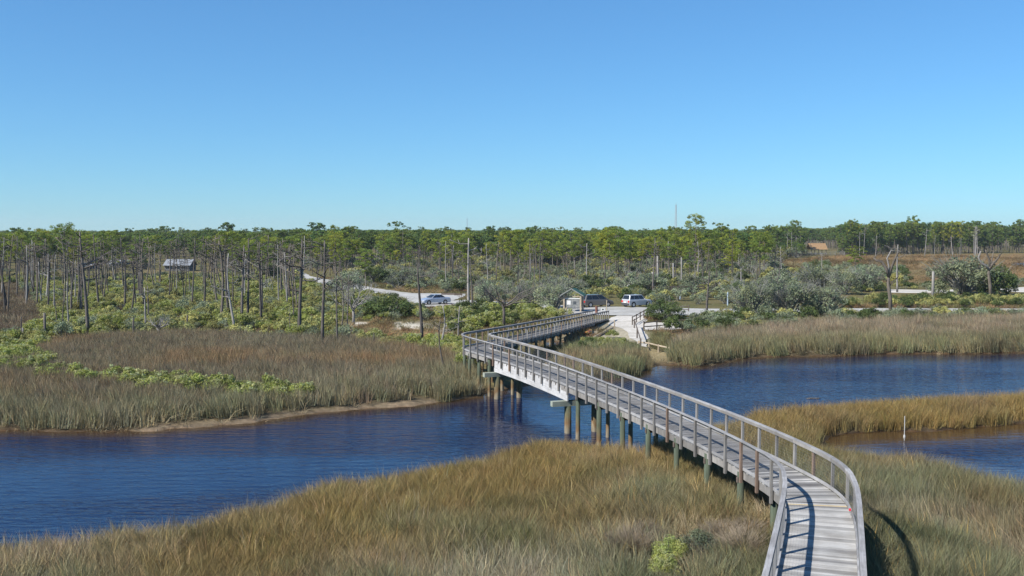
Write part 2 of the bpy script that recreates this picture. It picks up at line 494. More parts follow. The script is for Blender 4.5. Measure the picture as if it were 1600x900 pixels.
MAT['road'] = sandmat('pale worn road surface', (0.33, 0.33, 0.32), (0.43, 0.425, 0.41), 1.5)
MAT['sand'] = sandmat('white sand', (0.42, 0.4, 0.36), (0.56, 0.535, 0.5), 2.0)
sheet('road', ROAD, ROADZ, MAT['road'])
sheet('parking_lot', LOT, ROADZ + 0.008, MAT['road'])
sheet('front_road', FRONTROAD, ROADZ + 0.004, MAT['road'])
sheet('side_road', SIDEROAD, ROADZ, MAT['sand'])
sheet('sand_track', SANDTRACK, ROADZ, MAT['sand'])
sheet('sand_patch', SANDPATCH, ROADZ, MAT['sand'])
sheet('sand_track', SIDETRACK, ROADZ, MAT['sand'])
sheet('sand_track', SIDETRACK2, ROADZ, MAT['sand'])
sheet('sand_path', PATH, 0.45, MAT['sand'])
sheet('sand_path', PATHSIDE, 0.455, MAT['sand'])

# ------------------------------------------------------------------ water
wxs = np.concatenate([np.arange(-140, -60, 4), np.arange(-60, 75, 0.6), np.arange(75, 160, 4), np.arange(160, 340, 6.0)])
wys = np.concatenate([np.arange(8, 20, 3), np.arange(20, 112, 0.6), np.arange(112, 330, 20), np.arange(330, 480, 6.0)])
WX, WY = np.meshgrid(wxs, wys, indexing='ij')
wx, wy = WX.ravel(), WY.ravel()
wd = wat(wx, wy)
J = np.arange(wx.size).reshape(WX.shape)
wq = np.stack([J[:-1, :-1], J[1:, :-1], J[1:, 1:], J[:-1, 1:]], -1).reshape(-1, 4)
keep = (wd[wq].max(1) > -3.0)
wq = wq[keep]
u, inv = np.unique(wq, return_inverse=True)
shal_refl = np.clip(1 - wd[u] / 2.6, 0, 1) ** 1.5
shal_refl = np.maximum(shal_refl, np.clip(1.25 - wd[u] / 4.0, 0, 1) * ((wx[u] > 11) & (wy[u] < 58) & (sdf(POOL, wx[u], wy[u]) > -1)))  # over the pool, brown painted in for the reflected golden grass
m = MAT['water'] = M('dark tea water with painted reflection', rough=0.06, spec=0.5)
b = m.node_tree.nodes['Principled BSDF']; b.inputs['IOR'].default_value = 1.333
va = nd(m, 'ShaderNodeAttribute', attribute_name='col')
base(m, mix(m, va.outputs['Fac'], (0.004, 0.008, 0.034), (0.06, 0.036, 0.016)))  # blue base paints in sky reflection; brown for shallows and the pool's grass reflection
def wavetex(scale, stretch, rot, detail=3):
    g = nd(m, 'ShaderNodeNewGeometry')
    mp = nd(m, 'ShaderNodeMapping'); mp.inputs['Scale'].default_value = stretch; mp.inputs['Rotation'].default_value = (0, 0, rot)
    ln(m, g.outputs['Position'], mp.inputs[0])
    n_ = nd(m, 'ShaderNodeTexNoise'); n_.inputs['Scale'].default_value = scale; n_.inputs['Detail'].default_value = detail; n_.inputs['Roughness'].default_value = 0.55
    ln(m, mp.outputs[0], n_.inputs['Vector'])
    return n_.outputs['Fac']
w1 = wavetex(2.2, (0.28, 1.0, 1), 0.12)
w2 = wavetex(5.5, (0.5, 1.0, 1), -0.2)
w3 = wavetex(0.05, (0.35, 1.0, 1), 0.1, 2)
a1 = nd(m, 'ShaderNodeMath', operation='MULTIPLY_ADD'); a1.inputs[1].default_value = 0.3
ln(m, w2, a1.inputs[0]); ln(m, w1, a1.inputs[2])
bp = nd(m, 'ShaderNodeBump'); bp.inputs['Distance'].default_value = 0.15
st = ramp(m, w3, [(0.42, (0.26,) * 3), (0.55, (1.0,) * 3)])
shl = ramp(m, va.outputs['Fac'], [(0.0, (1,) * 3), (0.6, (0.25,) * 3)])
ln(m, mul(m, st, shl), bp.inputs['Strength']); ln(m, a1.outputs[0], bp.inputs['Height']); ln(m, bp.outputs[0], b.inputs['Normal'])
wme = np_mesh('water', np.stack([wx[u], wy[u], np.zeros(len(u))], 1), inv.reshape(-1, 4), m, np.repeat(shal_refl[:, None], 3, 1))
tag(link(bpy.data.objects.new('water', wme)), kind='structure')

# ------------------------------------------------------------------ boardwalk
W = 1.87
ctr = [(4.14, 14.0), (4.94, 16.4), (6.53, 21.1), (8.03, 25.6), (9.03, 28.7), (9.54, 31.3), (9.08, 34.65), (8.2, 38.9), (6.9, 44.0), (5.35, 49.4), (3.6, 55.2), (1.4, 61.9), (-0.85, 67.2), (-2.3, 70.6),
       (-2.72, 71.9), (-2.4, 73.2), (0.2, 81.7), (3.4, 93.2), (6.8, 106.0), (10.9, 121.2)]
def smooth_path(p, it=3):
    p = [Vector(q) for q in p]
    for _ in range(it):
        q = [p[0]]
        for i in range(len(p) - 1):
            q += [p[i] * 0.75 + p[i + 1] * 0.25, p[i] * 0.25 + p[i + 1] * 0.75]
        p = q + [p[-1]]
    return p
sp_ = np.array([tuple(q) for q in smooth_path(ctr)])
seg = np.hypot(*np.diff(sp_, axis=0).T); cum = np.concatenate([[0], np.cumsum(seg)])
TOT = cum[-1]
SS = np.arange(0, TOT, 0.02)
PX = np.interp(SS, cum, sp_[:, 0]); PY = np.interp(SS, cum, sp_[:, 1])
tx, ty = np.gradient(PX), np.gradient(PY)
ker = np.ones(25) / 25
tx = np.convolve(np.pad(tx, 12, 'edge'), ker, 'valid'); ty = np.convolve(np.pad(ty, 12, 'edge'), ker, 'valid')
tl = np.hypot(tx, ty); tx, ty = tx / tl, ty / tl
S_BEND = SS[np.argmin(np.hypot(PX + 2.72, PY - 71.9))]
def st_(s):
    i = int(np.clip(round(s / 0.02), 0, len(SS) - 1))
    return PX[i], PY[i], tx[i], ty[i]
def deck_z(s):
    if s < S_BEND + 1: return 2.6
    return 2.6 + (0.56 - 2.6) * (s - S_BEND - 1) / (TOT - S_BEND - 1)
def off(s, o, dz=0.0):
    """point at arc length s, o metres to the right of the centre line"""
    x, y, a, b_ = st_(s)
    return Vector((x + b_ * o, y - a * o, deck_z(s) + dz))
def s_near(x, y): return SS[np.argmin(np.hypot(PX - x, PY - y))]

bw = empty('boardwalk', (float(PX[0]), float(PY[0]), 0))
tag(bw, 'long curving grey wooden boardwalk with railings crossing the river on pilings', 'boardwalk')
BWI = Vector(bw.location)
def bpart(mb_or_me, name, mat=None, loc=(0, 0, 0), rz=0.0, tilt=0.0, smooth=False):
    me = mb_or_me if mat is None else mb_or_me.mesh(name, mat, smooth)
    o = bpy.data.objects.new(name, me); link(o, bw)
    o.location = Vector(loc) - BWI; o.rotation_euler = (0, tilt, rz)
    return o

S_YEL = s_near(9.65, 29.95)
pl_s = [];
s = 0.0
while s < TOT - 0.15:
    pl_s.append(s); s += 0.142
order = sorted(range(len(pl_s)), key=lambda i: pl_s[i] < s_near(6.0, 20.0))
ind = set([i for i in order if pl_s[i] >= s_near(6.0, 19.5)][:300])
rest = MB()
for i, s in enumerate(pl_s):
    e = random.uniform(-0.015, 0.02)
    a, b2 = s, s + 0.142 - random.uniform(0.006, 0.012)
    z = random.uniform(-0.004, 0.003)
    c4 = [off(a, -W / 2 - e, z), off(a, W / 2 + e, z), off(b2, W / 2 + e, z), off(b2, -W / 2 - e, z)]
    x, y, ax, ay = st_(s)
    ang = math.atan2(-ax, ay)
    o0 = sum(c4, Vector()) / 4
    if i in ind:
        R = Matrix.Rotation(-ang, 3, 'Z')
        lc = [R @ (p - o0) for p in c4]
        mb = MB(); mb.hexa([(p.x, p.y, p.z - 0.038) for p in lc], lc)
        d = (s - S_YEL)
        kk = random.random()
        mt = MAT['plank_new'] if abs(d) < 0.075 else (MAT['plank_grey'] if random.random() < 0.07 else MAT['plank'] if (d < 0 or kk > min(1, d / 7.0)) else MAT['plank_grey'])
        bpart(mb, 'plank', mt, o0, ang)
    else:
        lc = [p - o0 * 0 for p in c4]
        rest.hexa([(p.x - BWI.x, p.y - BWI.y, p.z - 0.038) for p in lc], [(p.x - BWI.x, p.y - BWI.y, p.z) for p in lc])
ro = rest.build('plank', MAT['plank_grey'], bw); ro['kind'] = 'stuff'

# posts, rails
PS = 1.42
post_s = list(np.arange(0.3, TOT - 0.05, PS))
pm = MB(); pm.box(-0.06, 0.06, -0.04, 0.04, -0.42, 1.035); post_me = pm.mesh('post', MAT['post'])
pm = MB(); pm.box(-0.07, 0.07, -0.042, 0.042, -0.12, 1.035); post_low = pm.mesh('post', MAT['post'])
MAT['post_brown'] = wood('newer brown post wood', (0.15, 0.1, 0.075), (0.27, 0.2, 0.155), 0.8, 1.1, (26, 26, 1.2))
pm = MB(); pm.box(-0.06, 0.06, -0.04, 0.04, -0.42, 1.035); post_br = pm.mesh('post', MAT['post_brown'])
for side in (-1, 1):
    for s in post_s:
        x, y, ax, ay = st_(s)
        p = off(s, side * (W / 2 + 0.075))
        bpart((post_br if random.random() < 0.16 else post_me) if deck_z(s) > 1.1 else post_low, 'post', None, p, math.atan2(ay, ax))
def strip(name, mat, s0, s1, o0, o1, z0, z1, step=None):
    """a board that follows the path from s0 to s1 between offsets o0, o1 and heights z0, z1 above the deck"""
    n = max(1, int(round((s1 - s0) / (step or 9))))
    mid = off((s0 + s1) / 2, (o0 + o1) / 2, (z0 + z1) / 2)
    A, B = off(s0, (o0 + o1) / 2), off(s1, (o0 + o1) / 2)
    ang = math.atan2(B.y - A.y, B.x - A.x)
    R = Matrix.Rotation(-ang, 3, 'Z')
    mb = MB()
    for k in range(n):
        a = s0 + (s1 - s0) * k / n; b_ = s0 + (s1 - s0) * (k + 1) / n
        bt = [off(a, o0, z0), off(a, o1, z0), off(b_, o1, z0), off(b_, o0, z0)]
        tp = [off(a, o0, z1), off(a, o1, z1), off(b_, o1, z1), off(b_, o0, z1)]
        mb.hexa([R @ (p - mid) for p in bt], [R @ (p - mid) for p in tp])
    return bpart(mb, name, mat, mid, ang)
ends = [0.0] + post_s[1:] + [TOT - 0.05]
for side in (-1, 1):
    k = 0
    while k < len(ends) - 1:
        s0, s1 = ends[k], ends[k + 1]
        tight = S_BEND - 3 < s0 < S_BEND + 2 or s_near(8, 25.3) < s0 < s_near(9.3, 34)
        j = k + 1 if (tight or k + 2 >= len(ends)) else k + 2
        strip('rail_cap', MAT['cap'], s0, ends[j], side * (W / 2 - 0.01), side * (W / 2 + 0.125), 1.04, 1.077, 0.36 if tight else 0.75)
        strip('top_rail', MAT['post'], s0, ends[j], side * (W / 2 - 0.008), side * (W / 2 + 0.03), 0.93, 1.037, 0.36 if tight else 0.75)
        strip('bottom_rail', MAT['cap'], s0, ends[j], side * (W / 2 - 0.012), side * (W / 2 + 0.03), 0.03, 0.13, 0.36 if tight else 0.75)
        k = j
wires = MB()
def wire(a, b_, r=0.0016):
    a, b_ = a - BWI, b_ - BWI
    d = (b_ - a).normalized(); u = d.cross(Vector((0, 0, 1)) if abs(d.z) < 0.9 else Vector((1, 0, 0))).normalized() * r; v = d.cross(u).normalized() * r
    n = len(wires.v); wires.v += [tuple(a + u), tuple(a - u * 0.5 + v), tuple(a - u * 0.5 - v), tuple(b_ + u), tuple(b_ - u * 0.5 + v), tuple(b_ - u * 0.5 - v)]
    wires.f += [(n, n + 1, n + 4, n + 3), (n + 1, n + 2, n + 5, n + 4), (n + 2, n, n + 3, n + 5)]; wires.m += [0] * 3
SW = s_near(0, 66)
for side in (-1, 1):
    o = side * (W / 2 + 0.033)
    for s in np.arange(0.1, SW, 0.1): wire(off(s, o, 0.05), off(s, o, 1.03))
    for h in np.arange(0.2, 0.95, 0.1):
        for s in np.arange(0, SW, 0.5): wire(off(s, o, h), off(s + 0.5, o, h))
wo = wires.build('wire_mesh', MAT['wire'], bw); wo['kind'] = 'stuff'

S1, S2 = s_near(3.9, 54.2), s_near(-0.35, 66.0)          # the long span
for side in (-1, 1):
    for o in (0.9, 0.3):
        s = 0.1
        while s < TOT - 1:
            e = min(s + 4.26, TOT - 0.2)
            if not (S1 < (s + e) / 2 < S2 and o > 0.5):
                strip('stringer', MAT['dark_wood'] if o < 0.5 else MAT['post'], s, e, side * (o - 0.03), side * (o + 0.03), -0.3 if deck_z(e) > 0.9 else -0.12, -0.041, 0.9)
            s = e
    strip('girder', MAT['girder'], S1, S2, side * 0.86, side * (W / 2 - 0.015), -0.80, -0.045, 1.5)
# joist ends under the deck edge along the span
for s in np.arange(S1 + 0.4, S2, 0.71):
    x, y, ax, ay = st_(s)
    mb = MB(); mb.box(-0.025, 0.025, -W / 2 - 0.02, W / 2 + 0.02, -0.155, -0.042)
    bpart(mb, 'joist', MAT['dark_wood'], off(s, 0), math.atan2(ay, ax))

def piling_mesh(r, top, bottom, seed):
    rr = random.Random(seed); mb = MB()
    mb.tube([(0, 0, bottom), (0.01, 0, (top + bottom) / 2), (0, 0, top)], [r * 1.08, r * 1.02, r], 10)
    return mb.mesh('piling', MAT['piling'], True)
pil_big = piling_mesh(0.2, 1.5, -1.6, 1)
def pilings(s, big=False):
    for side in (-1, 1):
        top = deck_z(s) - (1.09 if big else 0.12)
        p = off(s, side * (0.86 if not big else 0.8))
        r = 0.19 if big else random.uniform(0.105, 0.125)
        lo = -1.6
        if top < 0.3: continue
        mb = MB(); lx, ly = random.uniform(-.03, .03), random.uniform(-.03, .03)
        mb.tube([(lx, ly, lo), (lx / 2, 0, 0), (0, 0, top)], [r * 1.06, r * 1.03, r], 10)
        bpart(mb, 'piling', MAT['piling'], (p.x, p.y, 0), 0, 0, True)
    x, y, ax, ay = st_(s)
    p = off(s, 0)
    mb = MB()
    if big:
        mb.box(-0.17, 0.17, -1.75, 1.4, -1.09, -0.803)
        bpart(mb, 'cap_beam', MAT['capbeam'], p, math.atan2(ay, ax) + PI)
    elif deck_z(s) > 0.9:
        mb.box(-0.06, 0.06, -1.0, 1.0, -0.5, -0.303)
        bpart(mb, 'cap_beam', MAT['dark_wood'], p, math.atan2(ay, ax))
s = 0.6
while s < S1 - 1.0:
    pilings(s); s += 3.05
pilings(S1 + 0.25, True); pilings(S2 - 0.25, True)
for s in np.arange(S2 + 1.0, S_BEND + 3, 1.9): pilings(s)
for s in np.arange(S_BEND + 4.5, TOT - 4, 3.2): pilings(s)
# a red ribbon tied low on the right railing
mb = MB(); mb.box(-0.03, 0.03, -0.02, 0.02, -0.04, 0.03)
rb = mb.build('ribbon', M('red plastic ribbon', (0.6, 0.05, 0.07)))
p_ = off(s_near(9.2, 29.2), W / 2 - 0.045, 0.18); rb.location = p_
tag(rb, 'small red ribbon tied low on the right railing of the boardwalk', 'ribbon')

# ------------------------------------------------------------------ grass: geometry-node scatter of blade tufts
def group_for(coll):
    ng = bpy.data.node_groups.new('scatter', 'GeometryNodeTree')
    ng.interface.new_socket('Geometry', in_out='INPUT', socket_type='NodeSocketGeometry')
    ng.interface.new_socket('Geometry', in_out='OUTPUT', socket_type='NodeSocketGeometry')
    N, L = ng.nodes, ng.links
    gi, go = N.new('NodeGroupInput'), N.new('NodeGroupOutput')
    ci = N.new('GeometryNodeCollectionInfo'); ci.inputs['Collection'].default_value = coll
    ci.inputs['Separate Children'].default_value = True; ci.inputs['Reset Children'].default_value = True
    ip = N.new('GeometryNodeInstanceOnPoints'); ip.inputs['Pick Instance'].default_value = True
    def na(name, t):
        n = N.new('GeometryNodeInputNamedAttribute'); n.data_type = t; n.inputs['Name'].default_value = name
        return n.outputs['Attribute']
    L.new(gi.outputs[0], ip.inputs['Points']); L.new(ci.outputs[0], ip.inputs['Instance'])
    L.new(na('pick', 'INT'), ip.inputs['Instance Index'])
    L.new(na('rot', 'FLOAT_VECTOR'), ip.inputs['Rotation'])
    L.new(na('scl', 'FLOAT_VECTOR'), ip.inputs['Scale'])
    L.new(ip.outputs[0], go.inputs[0])
    return ng

COLLS = {}
def source(name, meshes):
    c = bpy.data.collections.new(name)
    for me in meshes: c.objects.link(bpy.data.objects.new(me.name, me))
    COLLS[name] = (group_for(c), len(meshes))

def scatter(name, src, P, rot, scl, tint=None):
    n = len(P)
    ng, k = COLLS[src]
    me = bpy.data.meshes.new(name)
    me.vertices.add(n); me.vertices.foreach_set('co', np.asarray(P, np.float32).ravel())
    def attr(nm, t, v, key):
        a = me.attributes.new(nm, t, 'POINT'); a.data.foreach_set(key, np.asarray(v).ravel())
    attr('rot', 'FLOAT_VECTOR', np.asarray(rot, np.float32), 'vector')
    attr('scl', 'FLOAT_VECTOR', np.asarray(scl, np.float32), 'vector')
    attr('pick', 'INT', rng.integers(0, k, n).astype(np.int32), 'value')
    if tint is not None: attr('tint', 'FLOAT_VECTOR', np.asarray(tint, np.float32), 'vector')
    o = link(bpy.data.objects.new(name, me))
    md = o.modifiers.new('scatter', 'NODES'); md.node_group = ng
    o['kind'] = 'stuff'
    return o

def tuft(name, n, h, wd, spread, lean, seed):
    r = np.random.default_rng(seed)
    V, T, C = [], [], []
    for i in range(n):
        a = r.uniform(0, 2 * PI); q = spread * math.sqrt(r.uniform())
        x, y = q * math.cos(a), q * math.sin(a)
        hh = h * r.uniform(0.55, 1.08)
        la = a + r.normal(0, 0.7); lk = lean * r.uniform(0.2, 1.2) * hh
        d = r.uniform(0, 2 * PI); ux, uy = math.cos(d) * wd / 2, math.sin(d) * wd / 2
        b = len(V)
        for t, wk in ((0, 1.0), (0.55, 0.8)):
            cx, cy, cz = x + math.cos(la) * lk * t * t, y + math.sin(la) * lk * t * t, hh * t
            V.append((cx - ux * wk, cy - uy * wk, cz)); V.append((cx + ux * wk, cy + uy * wk, cz))
        V.append((x + math.cos(la) * lk, y + math.sin(la) * lk, hh * (1 - 0.25 * lean * 0.4)))
        T += [(b, b + 1, b + 3), (b, b + 3, b + 2), (b + 2, b + 3, b + 4)]
        k = r.uniform(0.55, 1.4); hue = r.uniform(-0.12, 0.12)
        C += [(k * (1 + hue), k, k * (1 - hue))] * 5
    return np_mesh(name, V, T, MAT['grass'], np.array(C))
source('fine_tufts', [tuft('fine_tuft', 42, 1.0, 0.0135, 0.27, 0.55, 100 + i) for i in range(7)])
source('coarse_tufts', [tuft('coarse_tuft', 44, 1.0, 0.025, 0.42, 0.5, 200 + i) for i in range(6)])
source('stalks', [tuft('stalk_tuft', 7, 1.0, 0.016, 0.35, 0.45, 330 + i) for i in range(4)])
source('straw', [tuft('straw_tuft', 22, 0.9, 0.02, 0.3, 1.6, 300 + i) for i in range(4)])

GOLD, TAN, GREENG, OLIVE, BROWN, RUSSET, STRAW = [np.array(c) for c in
    ((0.31, 0.225, 0.08), (0.36, 0.285, 0.165), (0.23, 0.235, 0.13), (0.17, 0.165, 0.062), (0.24, 0.19, 0.115), (0.285, 0.195, 0.1), (0.42, 0.34, 0.2))]

def sample(P, dens, inview=True):
    lo, hi = P.min(0), P.max(0)
    lo = np.maximum(lo, (-200, 12)); hi = np.minimum(hi, (220, 480))
    n = int((hi[0] - lo[0]) * (hi[1] - lo[1]) * dens)
    x, y = rng.uniform(lo[0], hi[0], n), rng.uniform(lo[1], hi[1], n)
    k = inside(P, x, y)
    if inview: k &= np.abs(x) < y * 0.545 + 4
    return x[k], y[k]

DECKPTS = np.stack([PX[::20], PY[::20]], 1)
def deck_dist(x, y):
    d = np.full(x.shape, 1e9)
    for p in DECKPTS: d = np.minimum(d, np.hypot(x - p[0], y - p[1]))
    return d

def lerp(a, b, k): return a * (1 - k[:, None]) + b * k[:, None]
def sm(v, a, b): return np.clip((v - a) / (b - a), 0, 1)

def field(name, src, P, dens, height, tint_fn, margin=0.35, tilt=0.25, wid=1.0, skip=None, shade=1.0):
    x, y = sample(P, dens)
    d = wat(x, y)
    k = d < -margin
    if skip is not None: k &= ~skip(x, y)
    x, y, d = x[k], y[k], d[k]
    dd = deck_dist(x, y)
    k = ~((dd < 0.95) & (y < 70) & (rng.uniform(size=len(x)) < 0.75))
    x, y, d, dd = x[k], y[k], d[k], dd[k]
    z = ground(x, y, d)
    n = len(x)
    f = fbm(x * 0.22, y * 0.22, 51); g = fbm(x * 0.5, y * 0.5, 52)
    lodge = sm(fbm(x * 0.16, y * 0.2, 57), 0.5, 0.72)            # patches the wind has laid over
    ang = 6.3 * fbm(x * 0.09, y * 0.09, 53) + 0.9
    tl_ = tilt * rng.uniform(0.2, 1.3, n) + 0.95 * lodge * tilt / 0.25 * rng.uniform(0.5, 1.1, n)
    hh = height * rng.uniform(0.72, 1.12, n) * (0.82 + 0.36 * g)
    hh = np.where((dd < 1.25) & (y < 60), np.minimum(hh, 1.0), hh)
    rot = np.stack([tl_ * np.cos(ang), tl_ * np.sin(ang), np.zeros(n)], 1)
    rot[:, 2] = rng.uniform(-0.6, 0.6, n)
    scl = np.stack([np.full(n, wid) * rng.uniform(0.8, 1.25, n)] * 2 + [hh], 1)
    tint = tint_fn(x, y, d, f, g, lodge)
    tint = tint * shade * rng.uniform(0.72, 1.25, n)[:, None] * (1 + rng.normal(0, 0.05, (n, 3)))
    return scatter(name, src, np.stack([x, y, z - 0.03], 1), rot, scl, np.clip(tint, 0, 1))

rivd = lambda x, y: -sdf(RIVER, x, y)
def near_tint(x, y, d, f, g, lodge):
    n = len(x)
    rd = rivd(x, y)
    gold = sm(rd + 5 * (fbm(x * 0.2, y * 0.2, 66) - 0.5), 9.0, 3.5) * (0.25 + 0.75 * sm(x, -15, -7)) * 0.85
    c = lerp(np.tile(OLIVE, (n, 1)), TAN, sm(f, 0.36, 0.62))
    c = lerp(c, GREENG, sm(fbm(x * 0.15, y * 0.22, 62), 0.46, 0.62) * 0.9)
    c = lerp(c, np.array((0.25, 0.19, 0.082)), sm(fbm(x * 0.2, y * 0.2, 63), 0.5, 0.66) * 0.8)
    c = lerp(c, np.array((0.1, 0.115, 0.055)), sm(fbm(x * 0.3, y * 0.3, 65), 0.58, 0.72) * 0.8)
    c = lerp(c, GOLD, gold)
    c = lerp(c, np.array((0.44, 0.38, 0.26)), lodge * 0.55 * (1 - 0.8 * gold))
    c = c * (1 - 0.14 * sm(x, 9, 12))[:, None]
    return c
ISLE = np.vstack([poly([(1180, 660), (1180, 642), (1230, 634), (1300, 629), (1400, 622), (1500, 618), (1600, 613), (1900, 599), (2300, 585)], 0.95),
                  poly([(2300, 640), (1900, 650), (1600, 662), (1500, 672), (1400, 676), (1345, 680), (1250, 684)], 0.0)])
isle_in = lambda x, y: inside(ISLE, x, y)
clump = poly([(955, 840), (1200, 838), (1200, 905), (955, 905)], 0.5)
BUSHES = [at(1046, 884, 0.8), at(1038, 908, 0.8), at(1088, 888, 0.6)]
near_bush = lambda x, y: np.min([np.hypot(x - a, y - b) for a, b in BUSHES], axis=0) < 0.75
o = field('marsh_grass', 'fine_tufts', NEAR, 17, 0.98, near_tint, shade=0.84, skip=lambda x, y: isle_in(x, y) | near_bush(x, y) | (inside(clump, x, y) & (rng.uniform(size=x.shape) < 0.55)) | (y > 62))
o = field('golden_marsh_grass', 'fine_tufts', ISLE, 13, 1.05, lambda x, y, d, f, g, l: lerp(np.tile(GOLD * 1.05, (len(x), 1)), np.array((0.3, 0.22, 0.1)), sm(f, 0.5, 0.75)), tilt=0.15, wid=1.1, shade=0.8, margin=0.05)
def lm_tint(x, y, d, f, g, lodge):
    n = len(x)
    c = lerp(np.tile(BROWN, (n, 1)), RUSSET, sm(fbm(x * 0.07, y * 0.1, 71), 0.42, 0.62))
    c = lerp(c, np.array((0.22, 0.185, 0.115)), sm(fbm(x * 0.09, y * 0.09, 72), 0.45, 0.65) * 0.8)
    rd = rivd(x, y)
    c = lerp(c, np.array((0.245, 0.22, 0.125)), sm(rd, 11, 4) * (0.55 + 0.45 * sm(f, 0.4, 0.6)))
    return c
bankskip = lambda x, y: (inside(poly([(230, 690), (230, 655), (480, 630), (660, 618), (690, 640)], 0.1), x, y)) & (rivd(x, y) < 0.65 + 0.4 * fbm(x * 0.5, y * 0.5, 77))
field('river_bank_rushes', 'coarse_tufts', LMARSH, 5.0, 1.3, lm_tint, shade=0.97, margin=0.08, tilt=0.14, skip=bankskip)
field('meadow_rushes', 'coarse_tufts', LMEADOW, 1.6, 1.0, lambda x, y, d, f, g, l: lerp(np.tile(np.array((0.13, 0.09, 0.055)), (len(x), 1)), BROWN, sm(f, 0.4, 0.65)), wid=1.6)
def rm_tint(x, y, d, f, g, lodge):
    rd = rivd(x, y)
    c = lerp(np.tile(np.array((0.32, 0.255, 0.165)), (len(x), 1)), np.array((0.26, 0.235, 0.12)), sm(rd, 9, 2.5))
    return lerp(c, np.array((0.19, 0.165, 0.095)), sm(f, 0.48, 0.66) * 0.8)
field('river_bank_rushes', 'coarse_tufts', RMARSH, 4.2, 1.55, rm_tint, shade=0.9, margin=0.02, tilt=0.18, wid=1.1,
      skip=lambda x, y: inside(poly([(1005, 545), (1046, 552), (1055, 575), (1018, 578), (1005, 560)], 0.2), x, y))
field('river_bank_rushes', 'coarse_tufts', PROM, 5.0, 1.35, lambda x, y, d, f, g, l: lerp(np.tile(np.array((0.27, 0.22, 0.12)), (len(x), 1)), np.array((0.2, 0.2, 0.1)), sm(f, 0.4, 0.6)), margin=0.05, tilt=0.15)
field('marsh_grass_stalks', 'stalks', NEAR, 1.1, 1.2, lambda x, y, d, f, g, l: lerp(np.tile(np.array((0.4, 0.33, 0.2)), (len(x), 1)), np.array((0.34, 0.24, 0.08)), sm(f, 0.4, 0.6)), skip=lambda x, y: (y > 62) | near_bush(x, y))
# straw laid over along the water's edge
xs, ys = sample(np.vstack([fb, fb[::-1] + (0, 2.2)]), 2.2)
dq = wat(xs, ys); k = (dq < 0.1) & (dq > -1.5) & (rng.uniform(size=len(xs)) < np.where(xs < -18, 1.0, np.where(xs > 12, 0.55, 0.12)))
xs, ys, dq = xs[k], ys[k], dq[k]; n = len(xs)
scatter('straw', 'straw', np.stack([xs, ys, ground(xs, ys, dq)], 1), np.stack([rng.uniform(0.2, 0.8, n), rng.uniform(-0.4, 0.4, n), rng.uniform(-3, 3, n)], 1),
        np.stack([rng.uniform(0.8, 1.3, n)] * 2 + [rng.uniform(0.5, 0.9, n)], 1), STRAW * rng.uniform(0.6, 1.0, n)[:, None])
# low grass on the dry ground and over the brown field
def low_tint(x, y, d, f, g, l):
    c = lerp(np.tile(np.array((0.19, 0.17, 0.075)), (len(x), 1)), np.array((0.26, 0.17, 0.09)), sm(f, 0.45, 0.6))
    return c
SANDSKIP = lambda x, y: np.any([sdf(P, x, y) > -0.3 for P, _ in SANDS], axis=0)
DRY = poly([(-100, 430), (430, 432), (720, 440), (760, 478), (860, 490), (950, 520), (900, 556), (700, 570), (640, 548), (420, 533), (300, 528), (-100, 540)])
field('dry_grass', 'coarse_tufts', DRY, 0.75, 0.42, low_tint, wid=1.7, skip=lambda x, y: SANDSKIP(x, y) | inside(LMARSH, x, y), margin=0.2)
field('dry_grass', 'coarse_tufts', CLEARING, 1.3, 0.3, lambda x, y, d, f, g, l: lerp(np.tile(np.array((0.3, 0.19, 0.09)), (len(x), 1)), np.array((0.33, 0.27, 0.14)), sm(f, 0.45, 0.6)), wid=1.3,
      skip=lambda x, y: fbm(x * 0.25, y * 0.12, 33) > 0.47)
DRY2 = poly([(990, 492), (1300, 480), (1700, 478), (1700, 500), (1300, 514), (1120, 530), (1046, 552), (1016, 545)])
field('dry_grass', 'coarse_tufts', DRY2, 1.3, 0.5, low_tint, wid=1.4, skip=SANDSKIP, margin=0.2)
field('field_grass', 'coarse_tufts', FIELD, 0.12, 0.32, lambda x, y, d, f, g, l: lerp(np.tile(np.array((0.21, 0.14, 0.065)), (len(x), 1)), np.array((0.185, 0.15, 0.08)), sm(fbm(x * 0.012, y * 0.03, 31), 0.48, 0.6)), wid=3.5)

# ------------------------------------------------------------------ shrubs and trees
def leafcloud(cs, rs, n, size, seed, squash=0.8, up=0.0, ck=(0.7, 1.25)):
    """many small leaf triangles filling a set of clumps; colour varies clump by clump"""
    r = np.random.default_rng(seed)
    V, C = [], []
    for c, rad in zip(cs, rs):
        d = r.normal(size=(n, 3)); d /= np.linalg.norm(d, axis=1)[:, None]
        p = np.array(c) + d * (rad * r.uniform(0.45, 1.0, n) ** 0.5)[:, None] * (1, 1, squash)
        nr = d * 0.7 + r.normal(size=(n, 3)) * 0.55 + (0, 0, 0.35)          # leaves face outwards and up, as they grow
        a = np.cross(nr, r.normal(size=(n, 3))); a /= np.linalg.norm(a, axis=1)[:, None] + 1e-9
        b = np.cross(nr, a); b /= np.linalg.norm(b, axis=1)[:, None] + 1e-9
        s = size * r.uniform(0.6, 1.3, n)[:, None]
        V.append(np.stack([p - a * s * 0.5 - b * s * 0.35, p + b * s * 0.42 - a * s * 0.2, p + a * s * 0.65], 1).reshape(-1, 3))
        k = r.uniform(*ck)
        kk = k * r.uniform(0.85, 1.15, n); hue = r.uniform(-0.08, 0.1)
        C.append(np.repeat(np.stack([kk * (1 + hue), kk, kk * (1 - hue)], 1), 3, 0))
    V = np.vstack(V); C = np.vstack(C)
    return V, np.arange(len(V)).reshape(-1, 3), C

